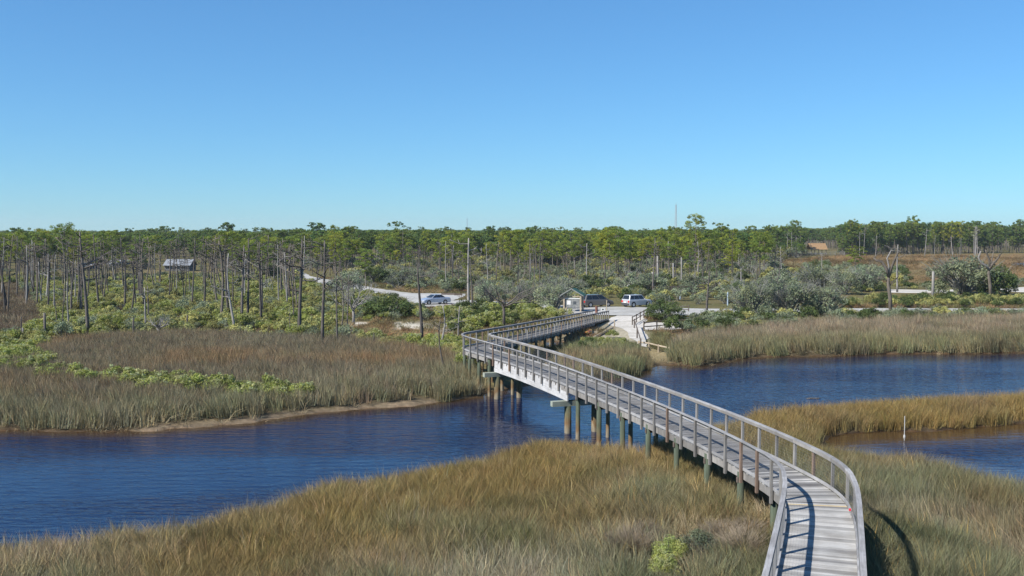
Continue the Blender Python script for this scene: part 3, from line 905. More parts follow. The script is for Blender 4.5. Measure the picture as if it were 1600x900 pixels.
def merge(name, parts, mats):
    """parts: (V, T, C, material index)"""
    Vs, Ts, Cs, Ms = [], [], [], []
    n = 0
    for V, T, C, mi in parts:
        Vs.append(V); Ts.append(np.asarray(T) + n); Cs.append(C); Ms.append(np.full(len(T), mi)); n += len(V)
    return np_mesh(name, np.vstack(Vs), np.vstack(Ts), mats, np.vstack(Cs), np.concatenate(Ms))

def tubes_np(mb):
    V = np.array(mb.v); T = []
    for f in mb.f:
        for i in range(1, len(f) - 1): T.append((f[0], f[i], f[i + 1]))
    return V, np.array(T)

def dome(r, n, w_, h, jit=0.25):
    cs, rs = [], []
    for i in range(n):
        a = r.uniform(0, 2 * PI); q = math.sqrt(r.uniform(0.02, 1))
        z = h * (0.25 + 0.62 * math.sqrt(max(0, 1 - q * q * 0.85)) * r.uniform(0.5, 1.0))
        cs.append((w_ * q * math.cos(a) * 0.75, w_ * q * math.sin(a) * 0.75, z))
        rs.append(w_ * r.uniform(0.2, 0.36))
    return cs, rs

def twigs(r, n, w_, h, rad=0.012, fork=2):
    mb = MB()
    for i in range(n):
        a = r.uniform(0, 2 * PI); q = w_ * math.sqrt(r.uniform(0.1, 1))
        tip = (q * math.cos(a), q * math.sin(a), h * r.uniform(0.6, 1.05) * (1 - 0.35 * (q / w_) ** 2))
        mid = (tip[0] * 0.4 + r.uniform(-.1, .1) * w_, tip[1] * 0.4 + r.uniform(-.1, .1) * w_, tip[2] * 0.5)
        mb.tube([(tip[0] * 0.1, tip[1] * 0.1, -0.05), mid, tip], [rad * 1.6, rad, rad * 0.45], 3, cap=False)
        for _ in range(fork):
            e = (tip[0] + r.uniform(-.25, .25) * w_, tip[1] + r.uniform(-.25, .25) * w_, tip[2] + r.uniform(-.1, .15) * h)
            mb.tube([mid, e], [rad * 0.7, rad * 0.35], 3, cap=False)
    V, T = tubes_np(mb)
    k = np.array([random.Random(int(i)).uniform(0.8, 1.2) for i in range(len(V))])
    return V, T, np.repeat(k[:, None], 3, 1)

def shrub(name, seed, leaf, w_=1.0, h=1.3, n=16, leaves=70, size=0.1, flowers=0, nt=6, tw=0.012):
    r = random.Random(seed)
    cs, rs = dome(r, n, w_, h)
    parts = [(*leafcloud(cs, rs, leaves, size, seed), 0)]
    if nt: parts.append((*twigs(r, nt, w_ * 0.8, h * 0.95, tw), 1))
    if flowers:
        fc, fr = [], []
        for i in range(flowers):
            c = cs[r.randrange(len(cs))]; a = r.uniform(0, 2 * PI); q = r.uniform(0, 0.3) * w_
            fc.append((c[0] + q * math.cos(a), c[1] + q * math.sin(a), c[2] + 0.2 * h * r.uniform(0.4, 1.0))); fr.append(0.11 * w_ * r.uniform(0.7, 1.3))
        parts.append((*leafcloud(fc, fr, 34, size * 0.7, seed + 1, ck=(0.8, 1.1)), 2))
    return merge(name, parts, [MAT[leaf], MAT['twig'], MAT['flower']])

def palmetto(seed):
    r = random.Random(seed); V, T, C = [], [], []
    for i in range(9):
        a = r.uniform(0, 2 * PI); el = r.uniform(0.4, 1.3); L = r.uniform(0.6, 1.0)
        d = Vector((math.cos(a) * math.cos(el), math.sin(a) * math.cos(el), math.sin(el))); p = d * L
        side = d.cross(Vector((0, 0, 1))).normalized(); up = side.cross(d)
        k = r.uniform(0.75, 1.25)
        for j in range(11):
            t = -1.15 + 2.3 * j / 10
            e = (d * math.cos(t) + side * math.sin(t) + up * 0.1 * math.cos(2 * t)).normalized()
            b = len(V); wv = (d * -math.sin(t) + side * math.cos(t)) * 0.035
            V += [tuple(p), tuple(p + e * 0.3 + wv), tuple(p + e * 0.62 - up * 0.08), tuple(p + e * 0.3 - wv)]
            T += [(b, b + 1, b + 2), (b, b + 2, b + 3)]; C += [(k, k, k)] * 4
        b = len(V); V += [(0, 0, 0), tuple(p), tuple(p + side * 0.02)]; T.append((b, b + 1, b + 2)); C += [(0.8, 0.8, 0.6)] * 3
    return np_mesh('palmetto', V, T, MAT['leaf_yellow'], np.array(C))

SH = {
 'flower': [shrub('groundsel_bush', 400 + i, 'leaf_green', 0.95, 1.25, 17, 80, 0.1, 20, 5) for i in range(5)],
 'green': [shrub('green_shrub', 420 + i, 'leaf_olive', 1.0, 1.15, 16, 75, 0.11, 2, 6) for i in range(5)],
 'bright': [shrub('bright_shrub', 430 + i, 'leaf_green', 1.0, 1.1, 16, 75, 0.1, 4, 5) for i in range(4)],
 'dark': [shrub('dark_shrub', 440 + i, 'leaf_dark', 1.0, 1.3, 16, 90, 0.11, 0, 6) for i in range(4)],
 'grey': [shrub('grey_shrub', 460 + i, 'leaf_grey', 1.05, 1.25, 15, 55, 0.11, 0, 22) for i in range(5)],
 'palm': [palmetto(480 + i) for i in range(4)],
}
def oak(seed, w_, h, leaf='leaf_grey', n=40, leaves=80, nt=45, name='scrub_oak'):
    """a wide low oak: bare grey limbs reaching out through a thin crown"""
    r = random.Random(seed)
    cs, rs = dome(r, n, w_, h)
    for i in range(n // 2):
        a = r.uniform(0, 2 * PI); q = w_ * r.uniform(0.5, 0.8)
        cs.append((q * math.cos(a), q * math.sin(a), h * r.uniform(0.08, 0.35))); rs.append(w_ * r.uniform(0.2, 0.3))
    rs = [q * 0.66 for q in rs]
    crown = merge('crown', [(*leafcloud(cs, rs, leaves, 0.17, seed, 0.7), 0)], [MAT[leaf]])
    V, T, C = twigs(r, nt, w_ * 0.95, h * 1.0, 0.028, 3)
    mb = MB()
    for i in range(5):
        a = r.uniform(0, 2 * PI); q = w_ * 0.5
        mb.tube([(0.1 * math.cos(a), 0.1 * math.sin(a), -0.2), (q * 0.4 * math.cos(a), q * 0.4 * math.sin(a), h * 0.25), (q * math.cos(a + .3), q * math.sin(a + .3), h * 0.6)], [0.13, 0.1, 0.05], 5, cap=False)
    V2, T2 = tubes_np(mb)
    limbs = merge('limbs', [(V, T, C, 0), (V2, T2, np.ones((len(V2), 3)) * 0.8, 0)], [MAT['twig']])
    return crown, limbs

def pine_mesh(seed, h=12.0, far=False, sparse=1.0):
    """tall bare trunk with a flat-topped crown of separate needle clumps"""
    r = random.Random(seed)
    cs, rs = [], []
    mb = MB()
    bend = [r.uniform(-.25, .25), r.uniform(-.25, .25)]
    def tp(t): return (bend[0] * math.sin(t * 2.2) , bend[1] * math.sin(t * 2.6), h * t)
    ts = [0, 0.25, 0.5, 0.75, 0.97]
    R0 = 0.014 * h
    mb.tube([tp(t) if t else (0, 0, -0.3) for t in ts], [R0 * (1 - 0.75 * t) for t in ts], 6 if not far else 4, cap=False)
    start = r.uniform(0.36, 0.68)
    nb_ = int(r.uniform(25, 33) * sparse)
    for i in range(nb_):
        t = start + (0.98 - start) * (i + 0.5) / nb_ + r.uniform(-.02, .02)
        a = i * 2.4 + r.uniform(-.5, .5)
        k = (t - start) / (1 - start)
        L = h * r.uniform(0.08, 0.2) * (0.75 + 0.7 * k - 1.1 * max(0, k - 0.55))
        o = tp(t)
        e = (o[0] + L * math.cos(a), o[1] + L * math.sin(a), o[2] + L * r.uniform(0.05, 0.5))
        mb.tube([o, ((o[0] + e[0]) / 2, (o[1] + e[1]) / 2, (o[2] + e[2]) / 2 - L * 0.06), e], [0.05, 0.035, 0.015], 3, cap=False)
        cs.append(e); rs.append(r.uniform(0.36, 0.68) * h / 12)
        if r.random() < 0.65: cs.append(((o[0] + 2 * e[0]) / 3, (o[1] + 2 * e[1]) / 3, e[2] + r.uniform(-.1, .4))); rs.append(r.uniform(0.4, 0.7) * h / 12)
    cs.append((tp(.98)[0], tp(.98)[1], h)); rs.append(0.7 * h / 12)
    V, T, C = leafcloud(cs, rs, 84 if not far else 30, 0.2 if not far else 0.4, seed, 0.62, ck=(0.65, 1.3))
    crown = np_mesh('crown', V, T, MAT['pine' if not far else 'pine_far'], C)
    for i in range(5):
        t = r.uniform(0.3, start); o = tp(t); a = r.uniform(0, 2 * PI); L = r.uniform(0.3, 0.9)
        mb.tube([o, (o[0] + L * math.cos(a), o[1] + L * math.sin(a), o[2] + r.uniform(-.2, .2))], [0.03, 0.01], 3, cap=False)
    tm = MB(); tm.v, tm.f, tm.m = mb.v, mb.f, mb.m
    return crown, tm.mesh('trunk', MAT['bark'], True)

def snag_mesh(seed, h=11.0, mat='bark_dark', limbs=8, top=0.3, r0=None, crook=0.25, reach=0.2):
    """a dead trunk with broken limbs"""
    r = random.Random(seed); mb = MB(); lm = []
    bx, by, ph = r.uniform(-crook, crook), r.uniform(-crook, crook), r.uniform(0, 3)
    def tp(t): return (bx * (math.sin(t * 3 + ph) - math.sin(ph)), by * (math.sin(t * 4 + ph) - math.sin(ph)), h * t)
    r0 = r0 or 0.0135 * h
    ts = [0, 0.15, 0.35, 0.55, 0.75, 0.9, 1.0]
    mb.tube([(0, 0, -0.3)] + [tp(t) for t in ts[1:]], [r0 * (1 - 0.62 * t) for t in ts], 6)
    for i in range(limbs):
        t = 1 - top * 1.6 * r.random() ** 1.3; a = i * 2.4 + r.uniform(-.6, .6)
        L = h * reach * r.uniform(0.35, 1.0)
        o = Vector(tp(t)); lb = MB()
        m1 = o + Vector((math.cos(a) * L * 0.5, math.sin(a) * L * 0.5, L * r.uniform(-0.05, 0.3)))
        e = m1 + Vector((math.cos(a + .5) * L * 0.5, math.sin(a + .5) * L * 0.5, L * r.uniform(0.0, 0.5)))
        rr_ = max(0.06, r0 * (1 - 0.6 * t) * 0.8)
        lb.tube([o, m1, e], [rr_, rr_ * 0.75, rr_ * 0.4], 4)
        for _ in range(2):
            q = e.lerp(m1, r.uniform(0, .7)); lb.tube([q, q + Vector((r.uniform(-.5, .5), r.uniform(-.5, .5), r.uniform(-.1, .7))) * L * 0.7], [rr_ * 0.45, rr_ * 0.25], 3)
        if r.random() < 0.6:
            q = m1 + Vector((math.cos(a - .7) * L * 0.4, math.sin(a - .7) * L * 0.4, L * r.uniform(0, .4)))
            lb.tube([m1, q], [rr_ * 0.6, rr_ * 0.25], 3)
        lm.append(lb)
    return mb, lm, MAT[mat]

# ------------------------------------------------------------------ placing plants
def put(name, me, x, y, s, label, cat, group, sz=None, dz=-0.04, z=None):
    o = bpy.data.objects.new(name, me); link(o)
    o.location = (x, y, (gz(x, y) if z is None else z) + dz)
    o.rotation_euler = (0, 0, random.uniform(0, 2 * PI))
    o.scale = (s, s, (sz or s))
    return tag(o, label, cat, group)

def put_tree(name, trunk, crown, x, y, s, sz, label, group=None, cat='tree', rz=None, z=None, crown_name='crown'):
    e = empty(name, (x, y, (gz(x, y) if z is None else z) - 0.05), random.uniform(0, 2 * PI) if rz is None else rz)
    e.scale = (s, s, sz)
    link(bpy.data.objects.new('trunk' if crown_name == 'crown' else 'limbs', trunk), e)
    if crown is not None: link(bpy.data.objects.new('crown', crown), e)
    return tag(e, label, cat, group)

SNAGS = [snag_mesh(600, 11, 'bark_dark', 9, 0.3), snag_mesh(601, 11, 'bark_dark', 5, 0.25), snag_mesh(602, 11, 'bark_grey', 3, 0.3), snag_mesh(603, 11, 'bark_dark', 12, 0.38),
         snag_mesh(604, 11, 'bark', 7, 0.3, crook=0.4), snag_mesh(605, 11, 'bark_dark', 2, 0.2), snag_mesh(606, 11, 'bark_grey', 8, 0.4, crook=0.4)]
SNAG_ME = []
for mb, lm, mt in SNAGS:
    SNAG_ME.append((mb.mesh('trunk', mt, True), [l.mesh('limb', mt, True) for l in lm]))
SNAG_ONE = []                                      # far snags: trunk and limbs in one mesh
for i, (mb, lm, mt) in enumerate(SNAGS):
    b_ = MB()
    for q in [mb] + lm:
        n = len(b_.v); b_.v += q.v; b_.f += [tuple(k + n for k in f) for f in q.f]; b_.m += q.m
    SNAG_ONE.append(b_.mesh('dead_pine', mt, True))
STUB = MB(); STUB.tube([(0, 0, -0.3), (0.02, 0, 1), (0, 0.02, 2)], [0.15, 0.13, 0.11], 7); STUB_ME = STUB.mesh('trunk_stub', MAT['bark_dark'], True)
STUBW = MB(); STUBW.tube([(0, 0, -0.3), (0.02, 0, 1), (0, 0.02, 2)], [0.15, 0.13, 0.11], 7); STUBW_ME = STUBW.mesh('trunk_stub', MAT['bark_grey'], True)

def snag_px(x, yb, yt, v, label, thick=1.0, group=None, zb=0.9):
    X, Y = at(x, yb, zb)
    z = gz(X, Y); h = hgt(yt, Y) - z
    e = empty('dead_pine', (X, Y, z), random.uniform(0, 2 * PI))
    s = 0.62 * (h / 11 + 1) * thick
    e.scale = (s, s, h / 11)
    t, lm = SNAG_ME[v]
    link(bpy.data.objects.new('trunk', t), e)
    for l in lm: link(bpy.data.objects.new('limb', l), e)
    return tag(e, label, 'dead tree', group)

def stub_px(x, yb, yt, label, wpx=3.5, white=False):
    X, Y = at(x, yb, 0.7); z = gz(X, Y); h = hgt(yt, Y) - z
    o = bpy.data.objects.new('trunk_stub', STUBW_ME if white else STUB_ME); link(o)
    s = max(0.5, wpx * Y / F / 0.26)
    o.location = (X, Y, z); o.scale = (s, s, h / 2); o.rotation_euler = (random.uniform(-.03, .03), random.uniform(-.03, .03), 0)
    return tag(o, label, 'tree stump')

# single dead trunks the photo lets you name
for a in [
 (504, 535, 376, 0, 'tall dark dead pine with forked arms on the rush edge below the winding road', 1.0),
 (468, 521, 375, 3, 'dark crooked dead pine with many limbs just left of the tall fork-topped snag', 1.25),
 (527, 532, 425, 1, 'taller of two thin dead stems beside the grey twiggy oak', 0.75),
 (532, 520, 432, 4, 'crooked thin dead stem just behind the taller one by the grey twiggy oak', 0.7),
 (543, 514, 430, 5, 'slim straight dead stem standing alone just right of the paired stems at the clearing', 0.6),
 (659, 528, 416, 5, 'dark limb-poor dead pine rising in front of the silver saloon car', 1.15),
 (732, 480, 372, 2, 'thick pale dead pine, larger of the close pair right of the parking lot', 1.35),
 (738, 480, 402, 5, 'shorter dark trunk close behind the thick pale dead pine right of the parking lot', 0.9),
 (687, 541, 478, 6, 'short dead tree with bleached crooked limbs beside the far bend of the boardwalk', 0.9),
 (696, 576, 498, 4, 'thin leaning dead stem at the rush edge left of the boardwalk bend', 0.7),
 (716, 521, 478, 6, 'white bleached dead stem touching the outer rail of the boardwalk bend', 0.8),
 (137, 522, 362, 0, 'tallest dead pine at the far left, its foot in the shrubs by the palmettos', 1.1),
 (108, 515, 440, 2, 'pale straight dead trunk standing next to the brown meadow on the far left', 0.9),
 (98, 511, 452, 5, 'thin dark dead stem left of the pale straight trunk by the brown meadow', 0.6),
 (89, 508, 462, 5, 'short thin dead stem nearest the brown meadow on the far left', 0.6),
 (75, 482, 402, 1, 'dark dead pine with few limbs at the back edge of the brown meadow', 0.9),
 (228, 514, 449, 2, 'left one of two broken trunks leaning close together above the palmettos', 0.9),
 (232, 497, 447, 1, 'right one of two broken trunks leaning close together above the palmettos', 0.9),
 (345, 500, 376, 4, 'pale barked dead pine at the left of the crowded group of bare trunks', 1.1),
 (357, 491, 384, 1, 'dark straight dead pine in the crowded group, second trunk from its left', 1.1),
 (367, 513, 396, 6, 'bleached crooked dead tree in front of the crowded group of bare trunks', 0.9),
 (378, 498, 383, 3, 'thick branchy dead pine in the middle of the crowded group of bare trunks', 1.2),
 (387, 497, 372, 1, 'straight dead pine at the right of the crowded group of bare trunks', 1.0),
 (408, 503, 378, 0, 'dark dead pine with bare spreading top, first one right of the crowded group', 1.0),
 (410, 488, 392, 3, 'branchy dead pine hidden half behind the dark spreading one', 0.9),
 (453, 520, 480, 5, 'short slim dead stem among palmettos left of the dark crooked snag', 0.5),
 (460, 502, 445, 1, 'short dark dead trunk close left of the dark crooked snag', 0.8),
 (917, 448, 380, 2, 'pale tall bare trunk above the information kiosk', 0.9),
 (1020, 457, 372, 3, 'tall dark dead pine with a twiggy head behind the white car', 1.0),
 (1104, 493, 424, 3, 'thick dark dead tree with short bare branches at the edge of the front road', 1.3),
 (1402, 453, 382, 2, 'tall pale dead trunk with a broken head at the edge of the brown field', 1.2),
 (1284, 430, 396, 2, 'slim white dead trunk in front of the brown field below the thatched pavilion', 0.9),
 (1217, 490, 432, 5, 'thin straight dead stem in front of the grey twiggy oaks on the right', 0.6),
 (609, 428, 380, 4, 'crooked dead pine behind the winding road, in front of the pine wood', 1.0),
 (631, 418, 362, 1, 'tall dead pine rising above the green crowns right of the winding road', 0.9),
 (697, 446, 377, 2, 'pale tall dead trunk behind the parking lot, left of the thick pale pair', 0.9),
 (708, 442, 382, 1, 'dark bare trunk just right of the pale tall trunk behind the parking lot', 0.8),
 (1158, 446, 419, 2, 'short white leaning dead trunk right of the white notice box', 1.2),
 (830, 437, 396, 2, 'short whitish dead trunk above the grey thicket left of the kiosk', 0.8),
]:
    snag_px(*a[:5], thick=a[5])
for a in [
 (70, 525, 489, 'thick dark broken trunk standing in the shrubs at the far left', 4.2, False),
 (36, 529, 512, 'shortest pale-topped broken stub at the far left edge of the shrubs', 3, True),
 (33, 528, 495, 'thin dark stub right behind the pale-topped one at the far left', 2.2, False),
 (208, 528, 497, 'short dark broken trunk on the shrub edge above the brown rushes', 3, False),
 (292, 518, 492, 'thin short broken trunk alone in the shrubs right of the fallen tree', 2.6, False),
 (584, 541, 520, 'short dark stub in front of the sandy clearing', 2.2, False),
 (1457, 462, 424, 'thick pale upright broken trunk beside the white sand track', 4.2, True),
 (1019, 452, 425, 'shorter white bare trunk left of the dark twiggy-headed dead pine', 3.2, True),
 (1028, 452, 400, 'tall white bare trunk right of the dark twiggy-headed dead pine', 3.0, True),
 (1052, 452, 411, 'thin white bare trunk above the dark raised walkway', 2.4, True),
 (1065, 450, 402, 'tall thin white bare trunk at the right part of the dark raised walkway', 2.4, True),
]: stub_px(*a)

# big branchy dead oak-like tree by the road, and the curl-limbed fallen tree
def dead_oak(x, yb, yt, seed, label, mat='bark_dark'):
    X, Y = at(x, yb, 0.9); z = gz(X, Y); h = hgt(yt, Y) - z
    r = random.Random(seed)
    e = tag(empty('dead_oak', (X, Y, z)), label, 'dead tree')
    mb = MB(); mb.tube([(0, 0, -0.3), (0.05, 0, h * 0.2), (-0.05, 0.05, h * 0.38)], [0.2, 0.16, 0.14], 7); mb.build('trunk', MAT[mat], e, True)
    for i in range(9):
        a = i * 2.4 + r.uniform(-.4, .4); lb = MB()
        def grow(p, d, L, rad, k):
            q = p + d * L
            m1 = (p + q) / 2 + Vector((r.uniform(-.1, .1), r.uniform(-.1, .1), r.uniform(-.05, .1))) * L
            lb.tube([p, m1, q], [rad, rad * 0.8, rad * 0.55], 4 if k < 2 else 3, cap=False)
            if k < 4:
                for _ in range(2 + (r.random() < 0.35)):
                    nd_ = (d + Vector((r.uniform(-.8, .8), r.uniform(-.8, .8), r.uniform(-.25, .75)))).normalized()
                    grow(q, nd_, L * r.uniform(0.5, 0.75), rad * 0.5, k + 1)
        el = r.uniform(0.15, 1.1)
        grow(Vector((0, 0, h * r.uniform(0.27, 0.37))), Vector((math.cos(a) * math.cos(el), math.sin(a) * math.cos(el), math.sin(el))), h * 0.26, 0.085, 0)
        lb.build('limb', MAT[mat], e)
dead_oak(787, 507, 396, 3, 'large dark dead oak with a wide web of bare branches behind the boardwalk', 'bark_dark')
dead_oak(552, 500, 432, 8, 'grey leafless twiggy oak beside the winding road, left of the round green oak', 'bark_grey')
dead_oak(247, 518, 488, 12, 'small bleached fallen-looking dead tree with twisted limbs among the left shrubs', 'bark_grey')

def curl_snag(x, yb, yt, wpx, seed, label, r0, arms):
    """stout dead trunk with a few thick limbs that curl up and out"""
    X, Y = at(x, yb, 0.9); z = gz(X, Y); h = hgt(yt, Y) - z; m_ = Y / F; r = random.Random(seed)
    e = tag(empty('dead_tree', (X, Y, z)), label, 'dead tree')
    q = MB(); q.tube([(0.35, 0, -0.3), (0.2, 0, h * 0.25), (-0.05, 0.1, h * 0.5), (0, 0, h * 0.66)], [r0 * 1.15, r0, r0 * 0.9, r0 * 0.7], 8); q.build('trunk', MAT['bark'], e, True)
    for z0, pts, rad in arms:
        q = MB(); P = [(0, 0, h * z0)] + [(px_ * m_, r.uniform(-.3, .3), h * pz) for px_, pz in pts]
        n_ = len(P); q.tube(P, [r0 * rad * (1 - 0.6 * i / n_) for i in range(n_)], 6)
        for k in range(3):
            o = Vector(P[-1 - (k % 2)]); q.tube([o, o + Vector((r.uniform(-.7, .7), r.uniform(-.5, .5), r.uniform(0.1, .7)))], [r0 * 0.25, r0 * 0.1], 4)
        q.build('limb', MAT['bark_grey' if r.random() < 0.4 else 'bark'], e, True)
curl_snag(1388, 482, 396, 40, 3, 'dead tree with two thick curled limbs in the low shrubs right of the grey oaks', 0.24,
          [(0.6, [(-5, 0.74), (-12, 0.86), (-21, 0.88), (-24, 0.93)], 0.95), (0.62, [(4, 0.76), (7, 0.88), (13, 1.0)], 0.9), (0.62, [(-1, 0.8), (-3, 0.92), (3, 1.04)], 0.6), (0.5, [(-8, 0.6), (-16, 0.56)], 0.35), (0.42, [(7, 0.52), (13, 0.56)], 0.35)])
curl_snag(1545, 459, 392, 50, 4, 'stout dead tree with raised broken limbs in front of the big round oak', 0.28,
          [(0.58, [(-6, 0.68), (-14, 0.74), (-18, 0.86), (-15, 1.0)], 0.85), (0.6, [(5, 0.74), (12, 0.8), (17, 0.92)], 0.85), (0.62, [(0, 0.8), (-5, 0.95), (-8, 1.03)], 0.7), (0.6, [(3, 0.78), (8, 0.7)], 0.45), (0.6, [(4, 0.85), (5, 0.98)], 0.4)])

# bare grey twiggy trees round the parking lot
def bare_mesh(seed, h=4.5):
    r = random.Random(seed); mb = MB()
    def grow(p, d, L, rad, k):
        q = p + d * L; m1 = (p + q) / 2 + Vector((r.uniform(-.1, .1), r.uniform(-.1, .1), r.uniform(-.05, .1))) * L
        mb.tube([p, m1, q], [rad, rad * 0.8, rad * 0.6], 4 if k < 2 else 3, cap=False)
        if k < 5:
            for _ in range(2 + (r.random() < 0.5)):
                grow(q, (d + Vector((r.uniform(-.8, .8), r.uniform(-.8, .8), r.uniform(-.3, .7)))).normalized(), L * r.uniform(0.55, 0.82), max(rad * 0.58, 0.014), k + 1)
    for i in range(4):
        a = i * 1.7 + r.uniform(-.4, .4); el = r.uniform(0.5, 1.3)
        grow(Vector((0, 0, 0)), Vector((math.cos(a) * math.cos(el), math.sin(a) * math.cos(el), math.sin(el))), h * 0.28, 0.1, 0)
    V, T = tubes_np(mb); k = np.repeat(np.random.default_rng(seed).uniform(0.75, 1.2, (len(V), 1)), 3, 1)
    return merge('bare_tree', [(V, T, k, 0)], [MAT['twig']])
BARE = [bare_mesh(850 + i) for i in range(3)]
for x, yb, yt, lb in [(536, 478, 428, 'bare grey twiggy tree among the thin trunks left of the winding road end'), (514, 470, 436, 'small bare grey tree behind the fork-topped snag'), (575, 462, 425, 'bare grey tree on the inner bend of the winding road'),
    (622, 452, 420, 'bare grey twiggy tree behind the upper end of the parking lot'), (672, 447, 415, 'bare twiggy tree at the back of the parking lot'), (752, 462, 424, 'bare twiggy tree right behind the thick pale snag pair'),
    (808, 468, 426, 'wide bare grey tree behind the large dead oak'), (842, 474, 430, 'bare grey tree between the dead oak and the kiosk'), (868, 458, 418, 'bare twiggy tree high behind the kiosk'), (905, 456, 424, 'bare grey tree above the minivan'),
    (985, 446, 408, 'bare twiggy tree in the wood above the white car'), (1075, 450, 412, 'bare tree at the right end of the dark raised walkway'), (1145, 456, 416, 'bare grey tree right of the white notice box'), (1190, 470, 418, 'bare grey tree rising from the left grey oak'),
    (1262, 478, 424, 'bare twiggy crown between the largest and the right grey oak'), (1182, 436, 400, 'bare tree in the wood behind the grey oaks'), (345, 470, 425, 'bare twiggy tree left of the crowded bare trunks'), (425, 462, 420, 'bare grey tree below the far pickup truck'), (190, 488, 468, 'low grey bare bush in the left scrub')]:
    X, Y = at(x, yb, 0.6); z = gz(X, Y); s = (hgt(yt, Y) - z) / 4.6
    put('bare_tree', BARE[int(x) % 3], X, Y, s, lb, 'bare tree', None, z=z)

# crowd of thinner dead trunks further back
cand = []
r_ = random.Random(5)
for i in range(150):
    x = r_.uniform(-15, 470); yb = 432 + 50 * r_.random() ** 2.0 + (8 if x < 300 else 0)
    if 250 < x < 305 and yb < 440: continue
    cand.append((x, yb, r_.uniform(366, 412)))
for i in range(70):
    x = r_.uniform(470, 1230); yb = 420 + 28 * r_.random()
    cand.append((x, yb, r_.uniform(376, 402)))
for i in range(26):
    x = r_.choice([r_.uniform(1230, 1250), r_.uniform(1315, 1620), r_.uniform(1315, 1620)]); yb = r_.uniform(396, 402)
    cand.append((x, yb, r_.uniform(352, 372)))
for x, yb, yt in cand:
    X, Y = at(x, yb, 0.9); z = gz(X, Y); h = hgt(yt, Y) - z
    v = r_.choice([0, 0, 1, 1, 3, 3, 4, 4, 5, 2, 6]) if x < 1230 else 2
    o = bpy.data.objects.new('dead_pine', SNAG_ONE[v]); link(o)
    s = (0.5 * (h / 11 + 1)) * r_.uniform(0.8, 1.25)
    o.location = (X, Y, z); o.scale = (s, s, h / 11); o.rotation_euler = (r_.gauss(0, .045), r_.gauss(0, .045), r_.uniform(0, 6.3))
    if x < 470: tag(o, 'thin bare dead trunk in the crowd of dead pines far back on the left', 'dead tree', 'dead pines crowded on the left')
    elif x < 1230: tag(o, 'thin bare dead trunk standing in front of the green pine wood', 'dead tree', 'dead pines before the pine wood')
    else: tag(o, 'pale dead trunk in the far tree line behind the brown field', 'dead tree', 'dead pines in the far tree line')

# live pines
PINES = [pine_mesh(700 + i) for i in range(8)]
FPINE = [pine_mesh(720 + i, far=True) for i in range(6)]
def pine_at(X, Y, h, label, group=None, v=None, wide=1.0):
    c, t = PINES[r_.randrange(8) if v is None else v]
    s = (h / 12) ** 0.6 * wide * r_.uniform(0.72, 1.15)
    return put_tree('pine_tree', t, c, X, Y, s, h / 12, label, group)
def pine_px(x, yb, yt, label, v=0, wide=1.0):
    X, Y = at(x, yb, 0.9); return pine_at(X, Y, hgt(yt, Y) - gz(X, Y), label, None, v, wide)
pine_px(1086, 424, 336, 'tallest single pine, its thin crown standing clear of the wood below the radio tower', 2, 1.15)
pine_px(1252, 409, 382, 'small round pine in front of the field, left of the thatched pavilion', 3, 1.1)
pine_px(1337, 428, 386, 'small bright green pine at the edge of the brown field right of the pavilion', 5, 1.3)
pine_px(103, 446, 352, 'pine with the highest flat crown above the dead trunks on the far left', 4, 1.0)
pine_px(522, 425, 354, 'slim pine with a small umbrella crown above the skyline left of the centre', 1, 0.8)
pine_px(572, 447, 390, 'small bushy pine beside the winding road with low green branches', 6, 1.0)
n = 0
while n < 290:
    x = r_.uniform(-60, 1660)
    if x < 470: yb = 405 + 40 * r_.random() ** 1.2
    elif x < 1210: yb = 406 + 32 * r_.random() ** 1.2
    else: yb = 395 + 5 * r_.random()
    X, Y = at(x, yb, 0.9)
    if inside(FIELD, np.array([X]), np.array([Y]))[0] or sdf(ROAD, np.array([X]), np.array([Y]))[0] > -3: continue
    if 240 < x < 320 and 415 < yb < 450: continue
    if 1252 < x < 1312: continue
    if x < 1210: h = r_.uniform(7.8, 11.4) if x < 470 else r_.uniform(8.6, 11.8) if r_.random() < 0.72 else r_.uniform(6.0, 9.0); lb = ('green pine with a bare trunk in the wood on the left, behind the dead trunks', 'pines of the left wood') if x < 470 else ('green pine with a bare trunk in the wood behind the parking lot and road', 'pines of the middle wood')
    else: h = r_.uniform(13.0, 17.2); lb = ('tall green pine in the far tree line behind the brown field', 'pines of the far tree line')
    pine_at(X, Y, h, *lb); n += 1
def obs_source(name, meshes):
    c = bpy.data.collections.new(name)
    for cr, tr_ in meshes:
        V1 = np.empty(len(cr.vertices) * 3); cr.vertices.foreach_get('co', V1)
        b_ = MB(); b_.v = [tuple(v.co) for v in tr_.vertices]; b_.f = [tuple(p.vertices) for p in tr_.polygons]
        V2, T2 = tubes_np(b_)
        V1 = V1.reshape(-1, 3); T1 = np.arange(len(V1)).reshape(-1, 3)
        ca_ = np.empty(len(V1) * 4, np.float32); cr.color_attributes['col'].data.foreach_get('color', ca_)
        me = merge('far_pine', [(V1, T1, ca_.reshape(-1, 4)[:, :3], 0), (V2, T2, np.ones((len(V2), 3)), 1)], [MAT['pine_far'], MAT['bark']])
        c.objects.link(bpy.data.objects.new('far_pine', me))
    COLLS[name] = (group_for(c), len(meshes))
obs_source('far_pines', FPINE)
def polar(n, d0, d1, a=0.60):
    d = np.sqrt(rng.uniform(d0 ** 2, d1 ** 2, n)); t = rng.uniform(-a, a, n)
    return d * np.sin(t), d * np.cos(t)
X1, Y1 = polar(2000, 310, 560); X2, Y2 = polar(4200, 520, 1000); X3, Y3 = polar(9000, 1000, 3200)
fx, fy = np.concatenate([X1, X2, X3]), np.concatenate([Y1, Y2, Y3])
fpx = 800 + F * fx / fy
